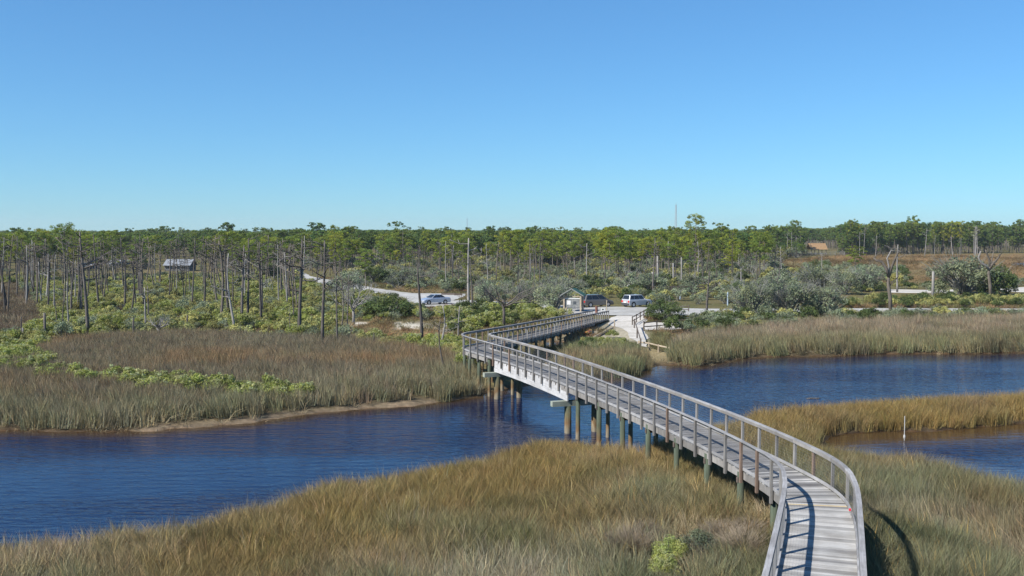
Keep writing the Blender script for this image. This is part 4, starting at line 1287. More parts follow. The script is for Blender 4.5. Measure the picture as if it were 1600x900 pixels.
k = ~inside(FIELD, fx, fy) & ~inside(POND, fx, fy) & ~((fpx > 1215) & (fy < 470)) & (fbm(fx * 0.012, fy * 0.012, 81) > np.where(fy < 560, 0.28, 0.2))
fx, fy = fx[k], fy[k]
yx, yy = polar(3800, 452, 640); kq = (800 + F * yx / yy > 1195) & ~inside(FIELD, yx, yy)
YOUNG = int(kq.sum())
fx, fy = np.concatenate([fx, yx[kq]]), np.concatenate([fy, yy[kq]])
fpx = 800 + F * fx / fy; n = len(fx); young = np.arange(n) >= n - YOUNG
kv = ~((fpx > 1252) & (fpx < 1312) & (fy < 640))
fx, fy, fpx, young = fx[kv], fy[kv], fpx[kv], young[kv]; n = len(fx)
fh = (rng.uniform(8.0, 11.8, n) + 3.6 * sm(fpx, 1150, 1400) - 0.6 * sm(fpx, 600, 300) + 2.2 * (fbm(fx * 0.01, fy * 0.004, 82) - 0.5) + 2.6 * sm(fy, 450, 1000) + rng.uniform(1.5, 3.5, n) * (rng.uniform(size=n) > 0.95)) / 12
fh = np.where(young, fh * rng.uniform(0.35, 0.72, n), fh)
fh = np.where((fpx > 1200) & (fy < 640), fh * 1.12, fh)
fs = fh ** 0.6 * rng.uniform(0.95, 1.25, n) * (1 + 0.5 * sm(fy, 700, 1500))
scatter('far_pine_wood', 'far_pines', np.stack([fx, fy, ground(fx, fy) - 0.1], 1), np.stack([np.zeros(n), np.zeros(n), rng.uniform(0, 6.28, n)], 1), np.stack([fs, fs, fh], 1))

# scrub oaks
OAKS = [oak(800 + i, 3.0, 3.4, 'leaf_grey', 40, 60, 60) for i in range(3)] + [oak(810 + i, 3.0, 3.2, 'leaf_dark', 46, 95, 22) for i in range(2)]
def oak_px(x, yb, yt, wpx, v, label, group=None):
    X, Y = at(x, yb, 0.6); h = hgt(yt, Y) - gz(X, Y); wd = wpx * Y / F / 2
    c, l = OAKS[v]
    s = wd / 2.9
    e = put_tree('scrub_oak', l, c, X, Y, s, h / 3.5, label, group, crown_name='oak')
    return e
for a in [
 (602, 493, 455, 100, 3, 'wide rounded green oak left of the parking lot with the silver saloon car'),
 (1038, 499, 461, 72, 4, 'dark green dense round oak shading the picnic table by the white car'),
 (1172, 494, 430, 76, 0, 'left one of the grey twiggy oaks beside the front road'),
 (1232, 493, 421, 104, 1, 'largest grey twiggy oak in the middle of the group beside the front road'),
 (1285, 492, 436, 80, 0, 'right one of the grey twiggy oaks, above the pale road strip'),
 (1503, 458, 391, 122, 2, 'big silvery oak fanning out left of the stout dead tree'),
 (1555, 459, 404, 70, 3, 'dark leafy oak behind the stout dead tree on the right'),
 (1272, 452, 410, 70, 2, 'grey oak behind the front road oaks, below the tan roofed pavilion'),
 (1318, 458, 414, 64, 0, 'low grey oak just left of the curl-limbed dead tree'),
 (1350, 453, 405, 60, 1, 'grey oak standing before the brown field, under the small bright pine'),
 (866, 480, 436, 76, 0, 'grey green oak leaning over the information kiosk from the left'),
 (826, 474, 440, 64, 2, 'thin grey oak between the dead oak and the kiosk'),
 (765, 473, 432, 58, 1, 'grey twiggy oak behind the thick pale dead pine pair'),
 (880, 462, 428, 70, 2, 'grey oak in the thicket behind the information kiosk'),
 (640, 447, 412, 60, 0, 'grey oak in front of the pine wood above the parking lot'),
 (585, 440, 410, 50, 3, 'dark oak beside the winding road where it bends'),
 (430, 436, 408, 40, 4, 'dark oak left of the far pickup truck on the road'),
 (545, 455, 418, 56, 1, 'grey oak at the inner bend of the winding road'),
]: oak_px(*a)
source('oak_thicket', [merge('thicket', [(*leafcloud(*(lambda cr: (cr[0], [q * 0.6 for q in cr[1]]))(dome(random.Random(830 + i), 22, 2.0, 2.4)), 45, 0.19, 830 + i), 0), (*twigs(random.Random(840 + i), 26, 1.9, 2.4, 0.022, 2), 1)],
       [MAT['leaf_grey' if i < 3 else 'leaf_olive' if i < 5 else 'leaf_dark'], MAT['twig']]) for i in range(6)])
BACK = poly([(380, 432), (470, 446), (540, 462), (600, 452), (760, 460), (780, 474), (860, 478), (900, 466), (960, 456), (1040, 462), (1130, 470), (1220, 474), (1225, 432), (1225, 404), (380, 404)], 0.5)
tx_, ty_ = sample(BACK, 0.024)
k = np.all([sdf(P, tx_, ty_) < -2.5 for P, _ in SANDS], axis=0) & (fbm(tx_ * 0.03, ty_ * 0.03, 91) > 0.36)
tx_, ty_ = tx_[k], ty_[k]; n = len(tx_); s_ = rng.uniform(0.6, 1.6, n)
scatter('oak_thicket', 'oak_thicket', np.stack([tx_, ty_, ground(tx_, ty_)], 1), np.stack([np.zeros(n), np.zeros(n), rng.uniform(0, 6.28, n)], 1), np.stack([s_, s_, s_ * rng.uniform(0.8, 1.25, n)], 1))
rx, ry = polar(900, 450, 560); kpx = 800 + F * rx / ry; k = (kpx > 1200) & ~inside(FIELD, rx, ry) & ~((kpx > 1252) & (kpx < 1312)); rx, ry = rx[k], ry[k]; n = len(rx); s_ = rng.uniform(0.9, 2.2, n)
scatter('oak_thicket', 'oak_thicket', np.stack([rx, ry, ground(rx, ry)], 1), np.stack([np.zeros(n), np.zeros(n), rng.uniform(0, 6.28, n)], 1), np.stack([s_ * 1.4, s_ * 1.4, s_], 1))
lx_, ly_ = sample(poly([(-200, 404), (470, 404), (470, 440), (-200, 446)], 0.5), 0.006)
n = len(lx_); s_ = rng.uniform(0.5, 1.1, n)
scatter('oak_thicket', 'oak_thicket', np.stack([lx_, ly_, ground(lx_, ly_)], 1), np.stack([np.zeros(n), np.zeros(n), rng.uniform(0, 6.28, n)], 1), np.stack([s_, s_, s_], 1))

# shrubs
for kname in SH: source('shrub_' + kname, SH[kname])
INDIV = []            # (apparent size, kind, x, y, scale, height scale, label, group)
ROWPX = [(-10, 562), (10, 556), (24, 574), (42, 566), (52, 586), (70, 578), (78, 596), (95, 590), (112, 600), (128, 598), (140, 606), (158, 603), (176, 608), (190, 604), (205, 612), (222, 606), (240, 616), (250, 603), (262, 618), (280, 606), (298, 618), (310, 612), (322, 622), (340, 616), (352, 624), (372, 619), (392, 625), (408, 618), (426, 626), (444, 621), (462, 627), (474, 622)]
for i, (x, y) in enumerate(ROWPX):
    if r_.random() < 0.12: continue
    X, Y = at(x, y, 0.4)
    kd = 'flower' if (x > 130 or i % 2) else 'bright'
    INDIV.append((99, kd, X + r_.uniform(-.5, .5), Y + r_.uniform(-.9, .9), r_.uniform(0.8, 1.45), r_.uniform(0.8, 1.45), 'yellow green flowering shrub in the row between the two beds of brown rushes', 'flowering shrubs between the rush beds'))
    if i % 2 == 0: INDIV.append((99, 'bright', X + r_.uniform(-1.2, 1.2), Y + r_.uniform(0.5, 1.4), r_.uniform(0.85, 1.2), r_.uniform(0.9, 1.2), 'yellow green flowering shrub in the row between the two beds of brown rushes', 'flowering shrubs between the rush beds'))
for i in range(22):
    X, Y = at(r_.uniform(-15, 75), r_.uniform(545, 588), 0.4)
    INDIV.append((98, r_.choice(['flower', 'bright', 'bright']), X, Y, r_.uniform(1.0, 1.4), r_.uniform(0.95, 1.3), '', 'flowering shrubs between the rush beds'))
def shrub_zone(P, n, kinds, smin, smax, label, group, skip=None, indiv=True, hz=1.0):
    lo, hi = P.min(0), P.max(0); got = 0; guard = 0; out = []
    while got < n and guard < 60:
        guard += 1
        x = rng.uniform(lo[0], hi[0], n * 4); y = rng.uniform(lo[1], hi[1], n * 4)
        k = inside(P, x, y) & (np.abs(x) < y * 0.54 + 3) & (wat(x, y) < -0.6)
        k &= np.all([sdf(Q, x, y) < -1.0 for Q, _ in SANDS], axis=0)
        k &= ~((deck_dist(x, y) < 1.9))
        if skip is not None: k &= ~skip(x, y)
        for a, b_ in zip(x[k], y[k]):
            if got >= n: break
            out.append((a, b_)); got += 1
    for a, b_ in out:
        s = r_.uniform(smin, smax)
        INDIV.append((s / b_ if indiv else 0, r_.choice(kinds), a, b_, s, s * r_.uniform(0.8, 1.2) * hz, label, group))
shrub_zone(poly([(590, 545), (640, 540), (716, 540), (735, 590), (712, 568), (660, 552), (610, 548)], 0.4), 26, ['flower', 'green', 'bright'], 0.9, 1.3, 'bushy green shrub at the rush edge left of the boardwalk bend', 'shrubs left of the boardwalk bend')
shrub_zone(poly([(690, 500), (760, 490), (860, 487), (905, 494), (870, 502), (760, 518), (716, 535)], 0.4), 70, ['flower', 'flower', 'green', 'dark'], 0.9, 1.6, 'shrub in the pale flowering thicket between the boardwalk ramp and the road', 'thicket behind the boardwalk ramp')
shrub_zone(poly([(885, 556), (905, 535), (960, 526), (985, 535), (1000, 550), (960, 556)], 0.4), 20, ['green', 'flower', 'dark'], 0.55, 0.95, 'low shrub in the corner between the boardwalk span and its ramp', 'shrubs below the boardwalk ramp')
shrub_zone(poly([(1040, 510), (1100, 500), (1200, 500), (1330, 496), (1620, 492), (1620, 503), (1300, 511), (1120, 525), (1065, 535)], 0.4), 120, ['grey', 'grey', 'dark', 'dark', 'grey', 'green'], 0.9, 1.45, 'grey green shrub in the belt between the right river bank and the front road', 'shrubs behind the right river bank')
shrub_zone(poly([(1300, 480), (1360, 472), (1620, 470), (1620, 480), (1320, 483)], 0.4), 110, ['green', 'dark', 'dark', 'green', 'green', 'dark'], 0.9, 1.35, 'green shrub in the hedge-like band between the front road and the sand track', 'hedge band in front of the sand track')
shrub_zone(poly([(500, 530), (585, 545), (660, 545), (640, 538), (560, 520)], 0.4), 16, ['green', 'flower'], 0.7, 1.0, 'low shrub around the sandy clearing below the parking lot', 'shrubs around the sandy clearing')
LEFTZ = poly([(-60, 440), (430, 432), (560, 470), (580, 500), (520, 520), (600, 545), (420, 532), (300, 526), (150, 532), (60, 545), (-60, 565)], 0.4)
lz = lambda x, y: inside(LMEADOW, x, y) | inside(CLEARING, x, y) | (inside(LMARSH, x, y))
shrub_zone(LEFTZ, 1900, ['flower', 'green', 'bright', 'green', 'grey', 'green', 'bright', 'green'], 0.75, 1.5, 'olive green shrub in the wide scrub under the dead pines on the left', 'scrub under the dead pines', skip=lz)
shrub_zone(poly([(120, 522), (190, 518), (195, 528), (125, 532)], 0.4), 14, ['palm'], 0.9, 1.2, 'yellow green palmetto in the clump on the left rush edge', 'palmettos on the left rush edge')
shrub_zone(poly([(410, 500), (470, 495), (480, 512), (420, 515)], 0.4), 14, ['palm'], 0.9, 1.2, 'yellow green palmetto near the dark crooked dead pine', 'palmettos under the crooked dead pine')
shrub_zone(poly([(560, 455), (640, 465), (640, 485), (690, 490), (760, 480), (850, 484), (850, 490), (700, 500), (560, 500), (540, 470)], 0.4), 120, ['grey', 'green', 'dark', 'flower'], 0.8, 1.4, 'shrub in the scrub around the parking lot', 'scrub around the parking lot', skip=lz)
shrub_zone(poly([(600, 454), (760, 458), (790, 472), (1000, 476), (1260, 480), (1300, 470), (1220, 440), (960, 440), (600, 440)], 0.4), 420, ['grey', 'green', 'dark', 'green', 'grey'], 0.9, 1.9, 'shrub behind the front road at the foot of the pine wood', 'scrub at the foot of the pine wood', indiv=False)
shrub_zone(poly([(1195, 428), (1290, 418), (1420, 424), (1420, 446), (1200, 452)], 0.4), 90, ['grey', 'grey', 'green', 'dark'], 1.2, 2.4, 'grey shrub at the near edge of the brown field', 'shrubs on the near edge of the brown field', indiv=False)
shrub_zone(poly([(1300, 452), (1400, 448), (1620, 444), (1620, 456), (1300, 458)], 0.4), 60, ['grey', 'dark', 'green'], 0.8, 1.5, 'shrub along the far side of the sand track', 'shrubs beyond the sand track', indiv=False)
CATS = {'flower': ('groundsel_bush', 'bush'), 'green': ('green_shrub', 'shrub'), 'bright': ('green_shrub', 'shrub'), 'dark': ('dark_shrub', 'shrub'), 'grey': ('grey_shrub', 'shrub'), 'palm': ('palmetto', 'palm')}
INDIV.sort(key=lambda t: -t[0])
bykind = {}
for t in INDIV[:285]:
    put(CATS[t[1]][0], r_.choice(SH[t[1]]), t[2], t[3], t[4], t[6], CATS[t[1]][1], t[7], sz=t[5])
for t in INDIV[285:]: bykind.setdefault(t[1], []).append(t)
for kd, L in bykind.items():
    A = np.array([(t[2], t[3], t[4], t[5]) for t in L]); n = len(A)
    scatter('shrub_scrub', 'shrub_' + kd, np.stack([A[:, 0], A[:, 1], ground(A[:, 0], A[:, 1]) - 0.04], 1), np.stack([np.zeros(n), np.zeros(n), rng.uniform(0, 6.28, n)], 1), A[:, [2, 2, 3]])

# the bushes at the bottom of the picture, left of the deck
fine = shrub('groundsel_bush', 900, 'leaf_bright', 0.8, 1.25, 34, 170, 0.05, 16, 16, 0.006)
fine2 = shrub('groundsel_bush', 901, 'leaf_bright', 0.6, 1.15, 26, 150, 0.05, 55, 14, 0.006)
greyb = shrub('grey_shrub', 902, 'leaf_grey', 0.8, 1.1, 26, 110, 0.045, 0, 70, 0.006)
X, Y = at(1046, 884, 0.8); put('groundsel_bush', fine, X, Y, 0.85, 'low bright green bush in the rushes left of the boardwalk at the bottom edge', 'bush', None)
X, Y = at(1038, 908, 0.8); put('groundsel_bush', fine2, X, Y, 0.85, 'small bush thick with cream flowers at the very bottom edge', 'bush', None)
X, Y = at(1088, 888, 0.6); put('grey_shrub', greyb, X, Y, 1.0, 'grey green twiggy bush right of the bright green one at the bottom edge', 'shrub', None)
for i, (x, y, s) in enumerate([(985, 872, 0.95), (1010, 858, 0.8), (1130, 870, 0.9), (1160, 892, 1.0), (1165, 858, 0.8)]):
    X, Y = at(x, y, 0.5)
    V, T, C = twigs(random.Random(910 + i), 190, 0.95, 1.0, 0.007, 3)
    me = merge('dead_brush', [(V, T, C, 0)], [MAT['brush']])
    put('dead_brush', me, X, Y, s, ['leftmost tangle of dry brown brush at the bottom edge left of the bright bush', 'dry brush tangle just above and left of the bright green bush', 'dry brush tangle touching the right side of the grey twiggy bush', 'dry brush tangle nearest the boardwalk railing at the bottom edge', 'uppermost dry brush tangle right of the bright green bush'][i], 'brush', 'dry brush beside the boardwalk')

# ------------------------------------------------------------------ vehicles
MAT['glass'] = M('dark car glass', (0.015, 0.018, 0.022), 0.08, 0.6)
MAT['tyre'] = M('tyre rubber', (0.02, 0.02, 0.02), 0.85)
MAT['rim'] = M('wheel metal', (0.5, 0.5, 0.52), 0.35, 0.5, 0.8)
MAT['red_lamp'] = M('red lamp glass', (0.5, 0.02, 0.02), 0.25, 0.5)
MAT['clear_lamp'] = M('clear lamp glass', (0.75, 0.75, 0.72), 0.15, 0.6)
MAT['trim'] = M('dark plastic trim', (0.05, 0.05, 0.055), 0.6)
MAT['number_plate'] = M('number plate', (0.75, 0.75, 0.7), 0.5)
def paint_mat(name, c, metal=0.4):
    m = M(name, c, 0.32, 0.5, metal)
    m.node_tree.nodes['Principled BSDF'].inputs['Coat Weight'].default_value = 0.5
    return m
def car(name, label, x, y, rz, L, Wd, low, cabin, paint, wheel_r, axles, cat='car', bed=None):
    """low: lower-body profile (x, z) from tail to nose along the top; cabin: x at belt rear, roof rear, roof front, belt front, belt z, roof z"""
    z = ROADZ + 0.02
    e = tag(empty(name, (x, y, z), rz), label, cat)
    mb = MB(); hw = Wd / 2
    n = len(low)
    prof = [(low[0][0], 0.24)] + low + [(low[-1][0], 0.24)]
    rings = []
    for yy, ins in ((-hw, 0.0), (-hw + 0.09, 1.0), (hw - 0.09, 1.0), (hw, 0.0)):
        rings.append([(px_ * (1 if ins else 0.985), yy, pz if (ins or i in (0, len(prof) - 1)) else pz - 0.09) for i, (px_, pz) in enumerate(prof)])
    b0 = len(mb.v)
    for rg in rings: mb.v += rg
    m_ = len(prof)
    for k in range(3):
        for i in range(m_):
            a, b_ = b0 + k * m_ + i, b0 + k * m_ + (i + 1) % m_
            mb.f.append((a, b_, b_ + m_, a + m_)); mb.m.append(0)
    mb.f.append(tuple(b0 + i for i in range(m_))[::-1]); mb.m.append(0)
    mb.f.append(tuple(b0 + 3 * m_ + i for i in range(m_))); mb.m.append(0)
    br, rr_, rf, bf, zb, zr = cabin
    t = hw - 0.05; u = hw - 0.24
    mb.hexa([(br, -t, zb - 0.06), (bf, -t, zb - 0.06), (bf, t, zb - 0.06), (br, t, zb - 0.06)], [(rr_, -u, zr), (rf, -u, zr), (rf, u, zr), (rr_, u, zr)])
    body = mb.build('body', paint, e)
    bv = body.modifiers.new('bevel', 'BEVEL'); bv.width = 0.05; bv.segments = 2; bv.limit_method = 'ANGLE'
    def lerp3(p, q, k): return tuple(a + (b_ - a) * k for a, b_ in zip(p, q))
    def pane(nm, c, parts=((0.0, 1.0),)):
        """c: bottom a, bottom b, top b, top a; cut into panes between fractions"""
        nrm = (Vector(c[1]) - Vector(c[0])).cross(Vector(c[3]) - Vector(c[0])).normalized() * 0.02
        for k0, k1 in parts:
            q = [lerp3(c[0], c[1], k0), lerp3(c[0], c[1], k1), lerp3(c[3], c[2], k1), lerp3(c[3], c[2], k0)]
            lo = [lerp3(q[0], q[3], 0.12), lerp3(q[1], q[2], 0.12)]; hi = [lerp3(q[1], q[2], 0.9), lerp3(q[0], q[3], 0.9)]
            f = [Vector(p) for p in (lo[0], lo[1], hi[0], hi[1])]
            for s_ in (1, -1):
                pass
            w_ = MB(); w_.hexa([p - nrm for p in f], [p + nrm for p in f]); w_.build(nm, MAT['glass'], e)
    side = ((0.06, 0.3), (0.33, 0.62), (0.65, 0.93))
    pane('side_window', [(br, -t, zb), (bf, -t, zb), (rf, -u, zr), (rr_, -u, zr)], side)
    pane('side_window', [(bf, t, zb), (br, t, zb), (rr_, u, zr), (rf, u, zr)], tuple((1 - b_, 1 - a) for a, b_ in side))
    pane('windscreen', [(bf, -t, zb), (bf, t, zb), (rf, u, zr), (rf, -u, zr)], ((0.05, 0.95),))
    pane('rear_window', [(br, t, zb), (br, -t, zb), (rr_, -u, zr), (rr_, u, zr)], ((0.08, 0.92),))
    for ax in axles:
        for sy in (-1, 1):
            wb = MB(); wb.tube([(0, -0.1, 0), (0, 0.1, 0)], wheel_r, 16)
            wo_ = wb.build('wheel', MAT['tyre'], e, False); wo_.location = (ax, sy * (hw - 0.09), wheel_r - 0.02)
            rb_ = MB(); rb_.tube([(0, -0.112, 0), (0, 0.112, 0)], wheel_r * 0.62, 12); rb_.build('rim', MAT['rim'], wo_)
            ab = MB(); ab.tube([(0, -0.02, 0), (0, 0.02, 0)], wheel_r * 1.17, 16)
            ao = ab.build('wheel_arch', MAT['trim'], e); ao.location = (ax, sy * (hw - 0.012), wheel_r)
    x0, x1 = low[0][0], low[-1][0]
    z0, z1 = low[0][1], low[-1][1]
    for sy in (-1, 1):
        q = MB(); q.box(x0 - 0.03, x0 + 0.08, sy * (hw - 0.2) - 0.14, sy * (hw - 0.2) + 0.14, z0 - 0.34, z0 - 0.08); q.build('tail_light', MAT['red_lamp'], e)
        q = MB(); q.box(x1 - 0.1, x1 + 0.03, sy * (hw - 0.26) - 0.17, sy * (hw - 0.26) + 0.17, z1 - 0.2, z1 - 0.05); q.build('headlight', MAT['clear_lamp'], e)
        q = MB(); q.box(bf - 0.35, bf - 0.2, sy * (hw + 0.07) - 0.08, sy * (hw + 0.07) + 0.08, zb + 0.02, zb + 0.16); q.build('wing_mirror', paint, e)
    q = MB(); q.box(x0 - 0.06, x0 + 0.1, -hw + 0.06, hw - 0.06, 0.32, 0.56); q.build('bumper', MAT['trim'] if bed else paint, e)
    q = MB(); q.box(x1 - 0.1, x1 + 0.06, -hw + 0.06, hw - 0.06, 0.28, 0.5); q.build('bumper', paint, e)
    q = MB(); q.box(x0 - 0.075, x0 - 0.02, -0.24, 0.24, 0.62, 0.75); q.build('number_plate', MAT['number_plate'], e)
    return e
X, Y = at(931, 479, ROADZ)
car('minivan', 'grey brown minivan with dark windows parked beside the green roofed kiosk', X, Y, math.radians(28), 4.9, 1.95,
    [(-2.4, 1.0), (-2.3, 1.08), (1.25, 1.02), (2.1, 0.88), (2.42, 0.68)], (-2.36, -2.05, 0.55, 1.55, 1.05, 1.74), paint_mat('grey brown car paint', (0.15, 0.135, 0.122)), 0.35, (-1.5, 1.5), 'minivan')
X, Y = at(995, 479, ROADZ)
car('off_road_car', 'white and silver upright estate car parked behind the dark round oak', X, Y, math.radians(34), 4.4, 1.78,
    [(-2.15, 1.02), (-2.05, 1.08), (0.8, 1.06), (1.9, 0.98), (2.15, 0.72)], (-2.1, -1.85, 0.35, 0.95, 1.06, 1.72), paint_mat('white silver car paint', (0.42, 0.43, 0.45), 0.2), 0.36, (-1.35, 1.35), 'car', bed=True)
X, Y = at(679, 475, ROADZ)
car('saloon_car', 'silver blue saloon car parked alone in the pale parking lot', X, Y, math.radians(180 + 32), 4.5, 1.78,
    [(-2.25, 0.88), (-2.1, 0.98), (-1.2, 1.0), (0.95, 0.95), (1.9, 0.8), (2.22, 0.62)], (-1.5, -0.75, 0.2, 1.05, 0.95, 1.42), paint_mat('silver blue car paint', (0.42, 0.47, 0.56), 0.5), 0.31, (-1.35, 1.38))
X, Y = at(457, 427, ROADZ)
pk = car('pickup_truck', 'dark blue pickup truck far off on the winding road', X, Y, math.radians(60), 5.0, 1.85,
    [(-2.5, 1.0), (-0.6, 1.0), (1.0, 1.02), (2.2, 0.95), (2.5, 0.7)], (-0.6, -0.5, 0.5, 1.1, 1.02, 1.75), paint_mat('dark blue car paint', (0.03, 0.05, 0.12)), 0.38, (-1.5, 1.6), 'pickup', bed=True)

for i, (x, y, lb) in enumerate([(696, 460.5, 'left one of three dark timber stops on the back edge of the parking lot'), (705, 460.8, 'middle one of three dark timber stops on the back edge of the parking lot'), (716, 461.5, 'right one of three dark timber stops on the back edge of the parking lot')]):
    X, Y = at(x, y, ROADZ); q = MB(); q.hexa([(-0.7, -0.14, 0), (0.7, -0.14, 0), (0.7, 0.14, 0), (-0.7, 0.14, 0)], [(-0.68, -0.09, 0.3), (0.68, -0.09, 0.3), (0.68, 0.09, 0.3), (-0.68, 0.09, 0.3)])
    o = q.build('wheel_stop', MAT['dark_wood']); o.location = (X, Y, ROADZ + 0.01); tag(o, lb, 'wheel stop')

# ------------------------------------------------------------------ information kiosk with a green gable roof
MAT['green_roof'] = M('green metal roof', (0.03, 0.085, 0.055), 0.6)
MAT['board_grey'] = M('pale notice board', (0.42, 0.42, 0.4), 0.8)
g_ = noise(MAT['board_grey'], 3.0, 'Object', (1, 1, 1), 3); base(MAT['board_grey'], ramp(MAT['board_grey'], g_, [(0.35, (0.13, 0.14, 0.14)), (0.65, (0.23, 0.23, 0.225))]))
MAT['white_paint'] = M('white paint', (0.58, 0.58, 0.57), 0.6)
MAT['trim_grey'] = M('pale grey trim', (0.2, 0.21, 0.2), 0.7)
MAT['black_print'] = M('dark print', (0.05, 0.06, 0.07), 0.7)
kx, ky = at(896, 486, ROADZ); kz = gz(kx, ky)
ki = tag(empty('information_kiosk', (kx, ky, kz), math.radians(-16)), 'small wooden information kiosk with a green gable roof beside the minivan', 'kiosk')
for px_, py_ in ((-1.15, -0.7), (1.15, -0.7), (-1.15, 0.7), (1.15, 0.7)):
    q = MB(); q.box(px_ - 0.1, px_ + 0.1, py_ - 0.1, py_ + 0.1, -0.1, 2.3); q.build('post', MAT['tan_wood'], ki)
q = MB(); q.box(-1.05, 1.05, -0.61, -0.53, 0.55, 1.75); nb_ = q.build('notice_board', MAT['board_grey'], ki)
q = MB(); q.box(-1.05, 1.05, -0.64, -0.5, 1.75, 1.86); q.build('frame', MAT['white_paint'], nb_)
q = MB(); q.box(0.1, 0.5, -0.625, -0.612, 1.0, 1.4); q.build('poster', MAT['black_print'], nb_)
q = MB(); q.box(-0.75, -0.25, -0.625, -0.612, 0.95, 1.5); q.build('poster', MAT['white_paint'], nb_)
for sx in (-1, 1):
    q = MB()
    n_ = 6
    for k in range(n_):                     # seamed roof strips
        y0, y1 = -1.15 + k * 2.3 / n_, -1.15 + (k + 1) * 2.3 / n_ - 0.02
        q.hexa([(0, y0, 3.1), (sx * 1.6, y0, 2.16), (sx * 1.6, y1, 2.16), (0, y1, 3.1)][::sx], [(0, y0, 3.16), (sx * 1.6, y0, 2.22), (sx * 1.6, y1, 2.22), (0, y1, 3.16)][::sx])
    q.build('roof', MAT['green_roof'], ki)
    q = MB(); q.hexa([(0, -1.19, 3.06), (sx * 1.62, -1.19, 2.11), (sx * 1.62, -1.153, 2.11), (0, -1.153, 3.06)][::sx], [(0, -1.19, 3.18), (sx * 1.62, -1.19, 2.23), (sx * 1.62, -1.153, 2.23), (0, -1.153, 3.18)][::sx]); q.build('barge_board', MAT['trim_grey'], ki)
q = MB(); q.box(-1.25, 1.25, -0.62, -0.48, 2.0, 2.14); q.build('beam', MAT['tan_wood'], ki)

# ------------------------------------------------------------------ small posts and signs by the end of the boardwalk
def post_thing(name, px_, yb, yt, wd, mat, label, cat, zb=0.45, cap=None):
    X, Y = at(px_, yb, zb); h = hgt(yt, Y) - zb
    e = tag(empty(name, (X, Y, zb - 0.02), random.uniform(-.2, .2)), label, cat)
    q = MB(); q.tube([(0, 0, -0.3), (0, 0, h)], wd / 2, 8); q.build('post', MAT[mat], e)
    if cap:
        q = MB(); q.box(-cap[0] / 2, cap[0] / 2, -wd / 2 - 0.05, -wd / 2 - 0.01, h - cap[1], h); b_ = q.build('sign_board', MAT[cap[2]], e)
        if len(cap) > 3:
            q = MB(); q.box(-cap[0] * 0.3, cap[0] * 0.3, -wd / 2 - 0.06, -wd / 2 - 0.052, h - cap[1] * 0.75, h - cap[1] * 0.25); q.build('marking', MAT['black_print'], b_)
    return e
MAT['red_brown'] = M('red brown painted wood', (0.16, 0.07, 0.05), 0.8)
MAT['blue_grey'] = M('blue grey plastic', (0.3, 0.37, 0.45), 0.6)
post_thing('bollard', 932, 491, 478, 0.34, 'red_brown', 'thick red brown post at the landward end of the boardwalk', 'post')
post_thing('sign_post', 948, 490, 469, 0.12, 'tan_wood', 'slim pale post between the minivan and the end of the boardwalk', 'post')
post_thing('sign_post', 942, 489, 481, 0.06, 'dark_wood', 'low white sign on a thin stake near the end of the boardwalk', 'sign', cap=(0.45, 0.35, 'white_paint', 1))
post_thing('sign_post', 960, 517, 500, 0.14, 'tan_wood', 'weathered wooden post at the foot of the boardwalk ramp', 'post')
post_thing('pipe_post', 1063, 467, 453, 0.3, 'blue_grey', 'blue grey post standing in front of the dark raised walkway', 'post')
post_thing('pipe_post', 1137, 476, 456, 0.22, 'blue_grey', 'blue grey post at the back of the front road right of the thick dead tree', 'post')
post_thing('notice_box', 1128, 456, 442, 0.12, 'dark_wood', 'white box on a post in front of the pine wood', 'sign', cap=(0.95, 1.1, 'white_paint'))
X, Y = at(1413, 688, 0.0)
MAT['pole_white'] = M('weathered white pole', (0.4, 0.4, 0.39), 0.7)
mk = tag(empty('water_gauge', (X, Y, 0)), 'thin white pole standing in the pool beside the golden grass', 'pole')
q = MB(); q.tube([(0, 0, -0.8), (0, 0, hgt(650, Y))], 0.02, 8); q.build('pole', MAT['pole_white'], mk)
q = MB(); q.tube([(0, 0, 0.1), (0, 0, 0.2), (0, 0, 0.3)], [0.045, 0.06, 0.04], 8); q.build('collar', MAT['pole_white'], mk)
X, Y = at(1271, 623, 0.0)
q = MB(); q.tube([(-0.5, 0, 0.0), (-0.2, 0.04, 0.02), (0.3, 0, 0.015), (0.5, 0.05, 0.0)], [0.03, 0.055, 0.05, 0.02], 7)
o = q.build('floating_log', MAT['bark_dark'], None, True); o.location = (X, Y, -0.01); tag(o, 'dark log floating on the water off the golden grass', 'log')

# ------------------------------------------------------------------ rail fences
def fence(name, pts, posts, rails, mat, label, zb=0.42, h=1.0, r=0.055, pr=0.07):
    P = [Vector((*at(x, y, zb), zb)) for x, y in pts]
    e = tag(empty(name, P[0]), label, 'fence')
    q0 = Vector(P[0])
    def pt(k):
        i = min(int(k), len(P) - 2); return P[i].lerp(P[i + 1], k - i) - q0
    ks = np.linspace(0, len(P) - 1, posts)
    for k in ks:
        p = pt(k); q = MB(); q.tube([(p.x, p.y, -0.35), (p.x, p.y, h + 0.08)], [pr, pr * 0.95], 8); q.build('post', MAT[mat], e)
    for a, b_ in zip(ks[:-1], ks[1:]):
        A, B = pt(a), pt(b_)
        for t in rails:
            d = random.uniform(-.02, .02)
            q = MB(); q.tube([(A.x, A.y, h * t + d), (B.x, B.y, h * t - d)], r, 6); q.build('rail', MAT[mat], e)
    return e
fence('rail_fence', [(1006, 518), (1046, 514), (1100, 512)], 5, (0.95, 0.5), 'dark_wood', 'dark post and rail fence across the white sand behind the right river bank', h=1.0)
fence('rail_fence', [(988, 508), (1006, 497)], 4, (0.95, 0.5), 'dark_wood', 'short dark rail fence climbing the sand path below the round oak', h=0.95)
fence('hand_rail', [(991, 513), (1001, 548)], 3, (0.98,), 'dark_wood', 'dark handrail running down the sand path towards the landing', h=1.0)
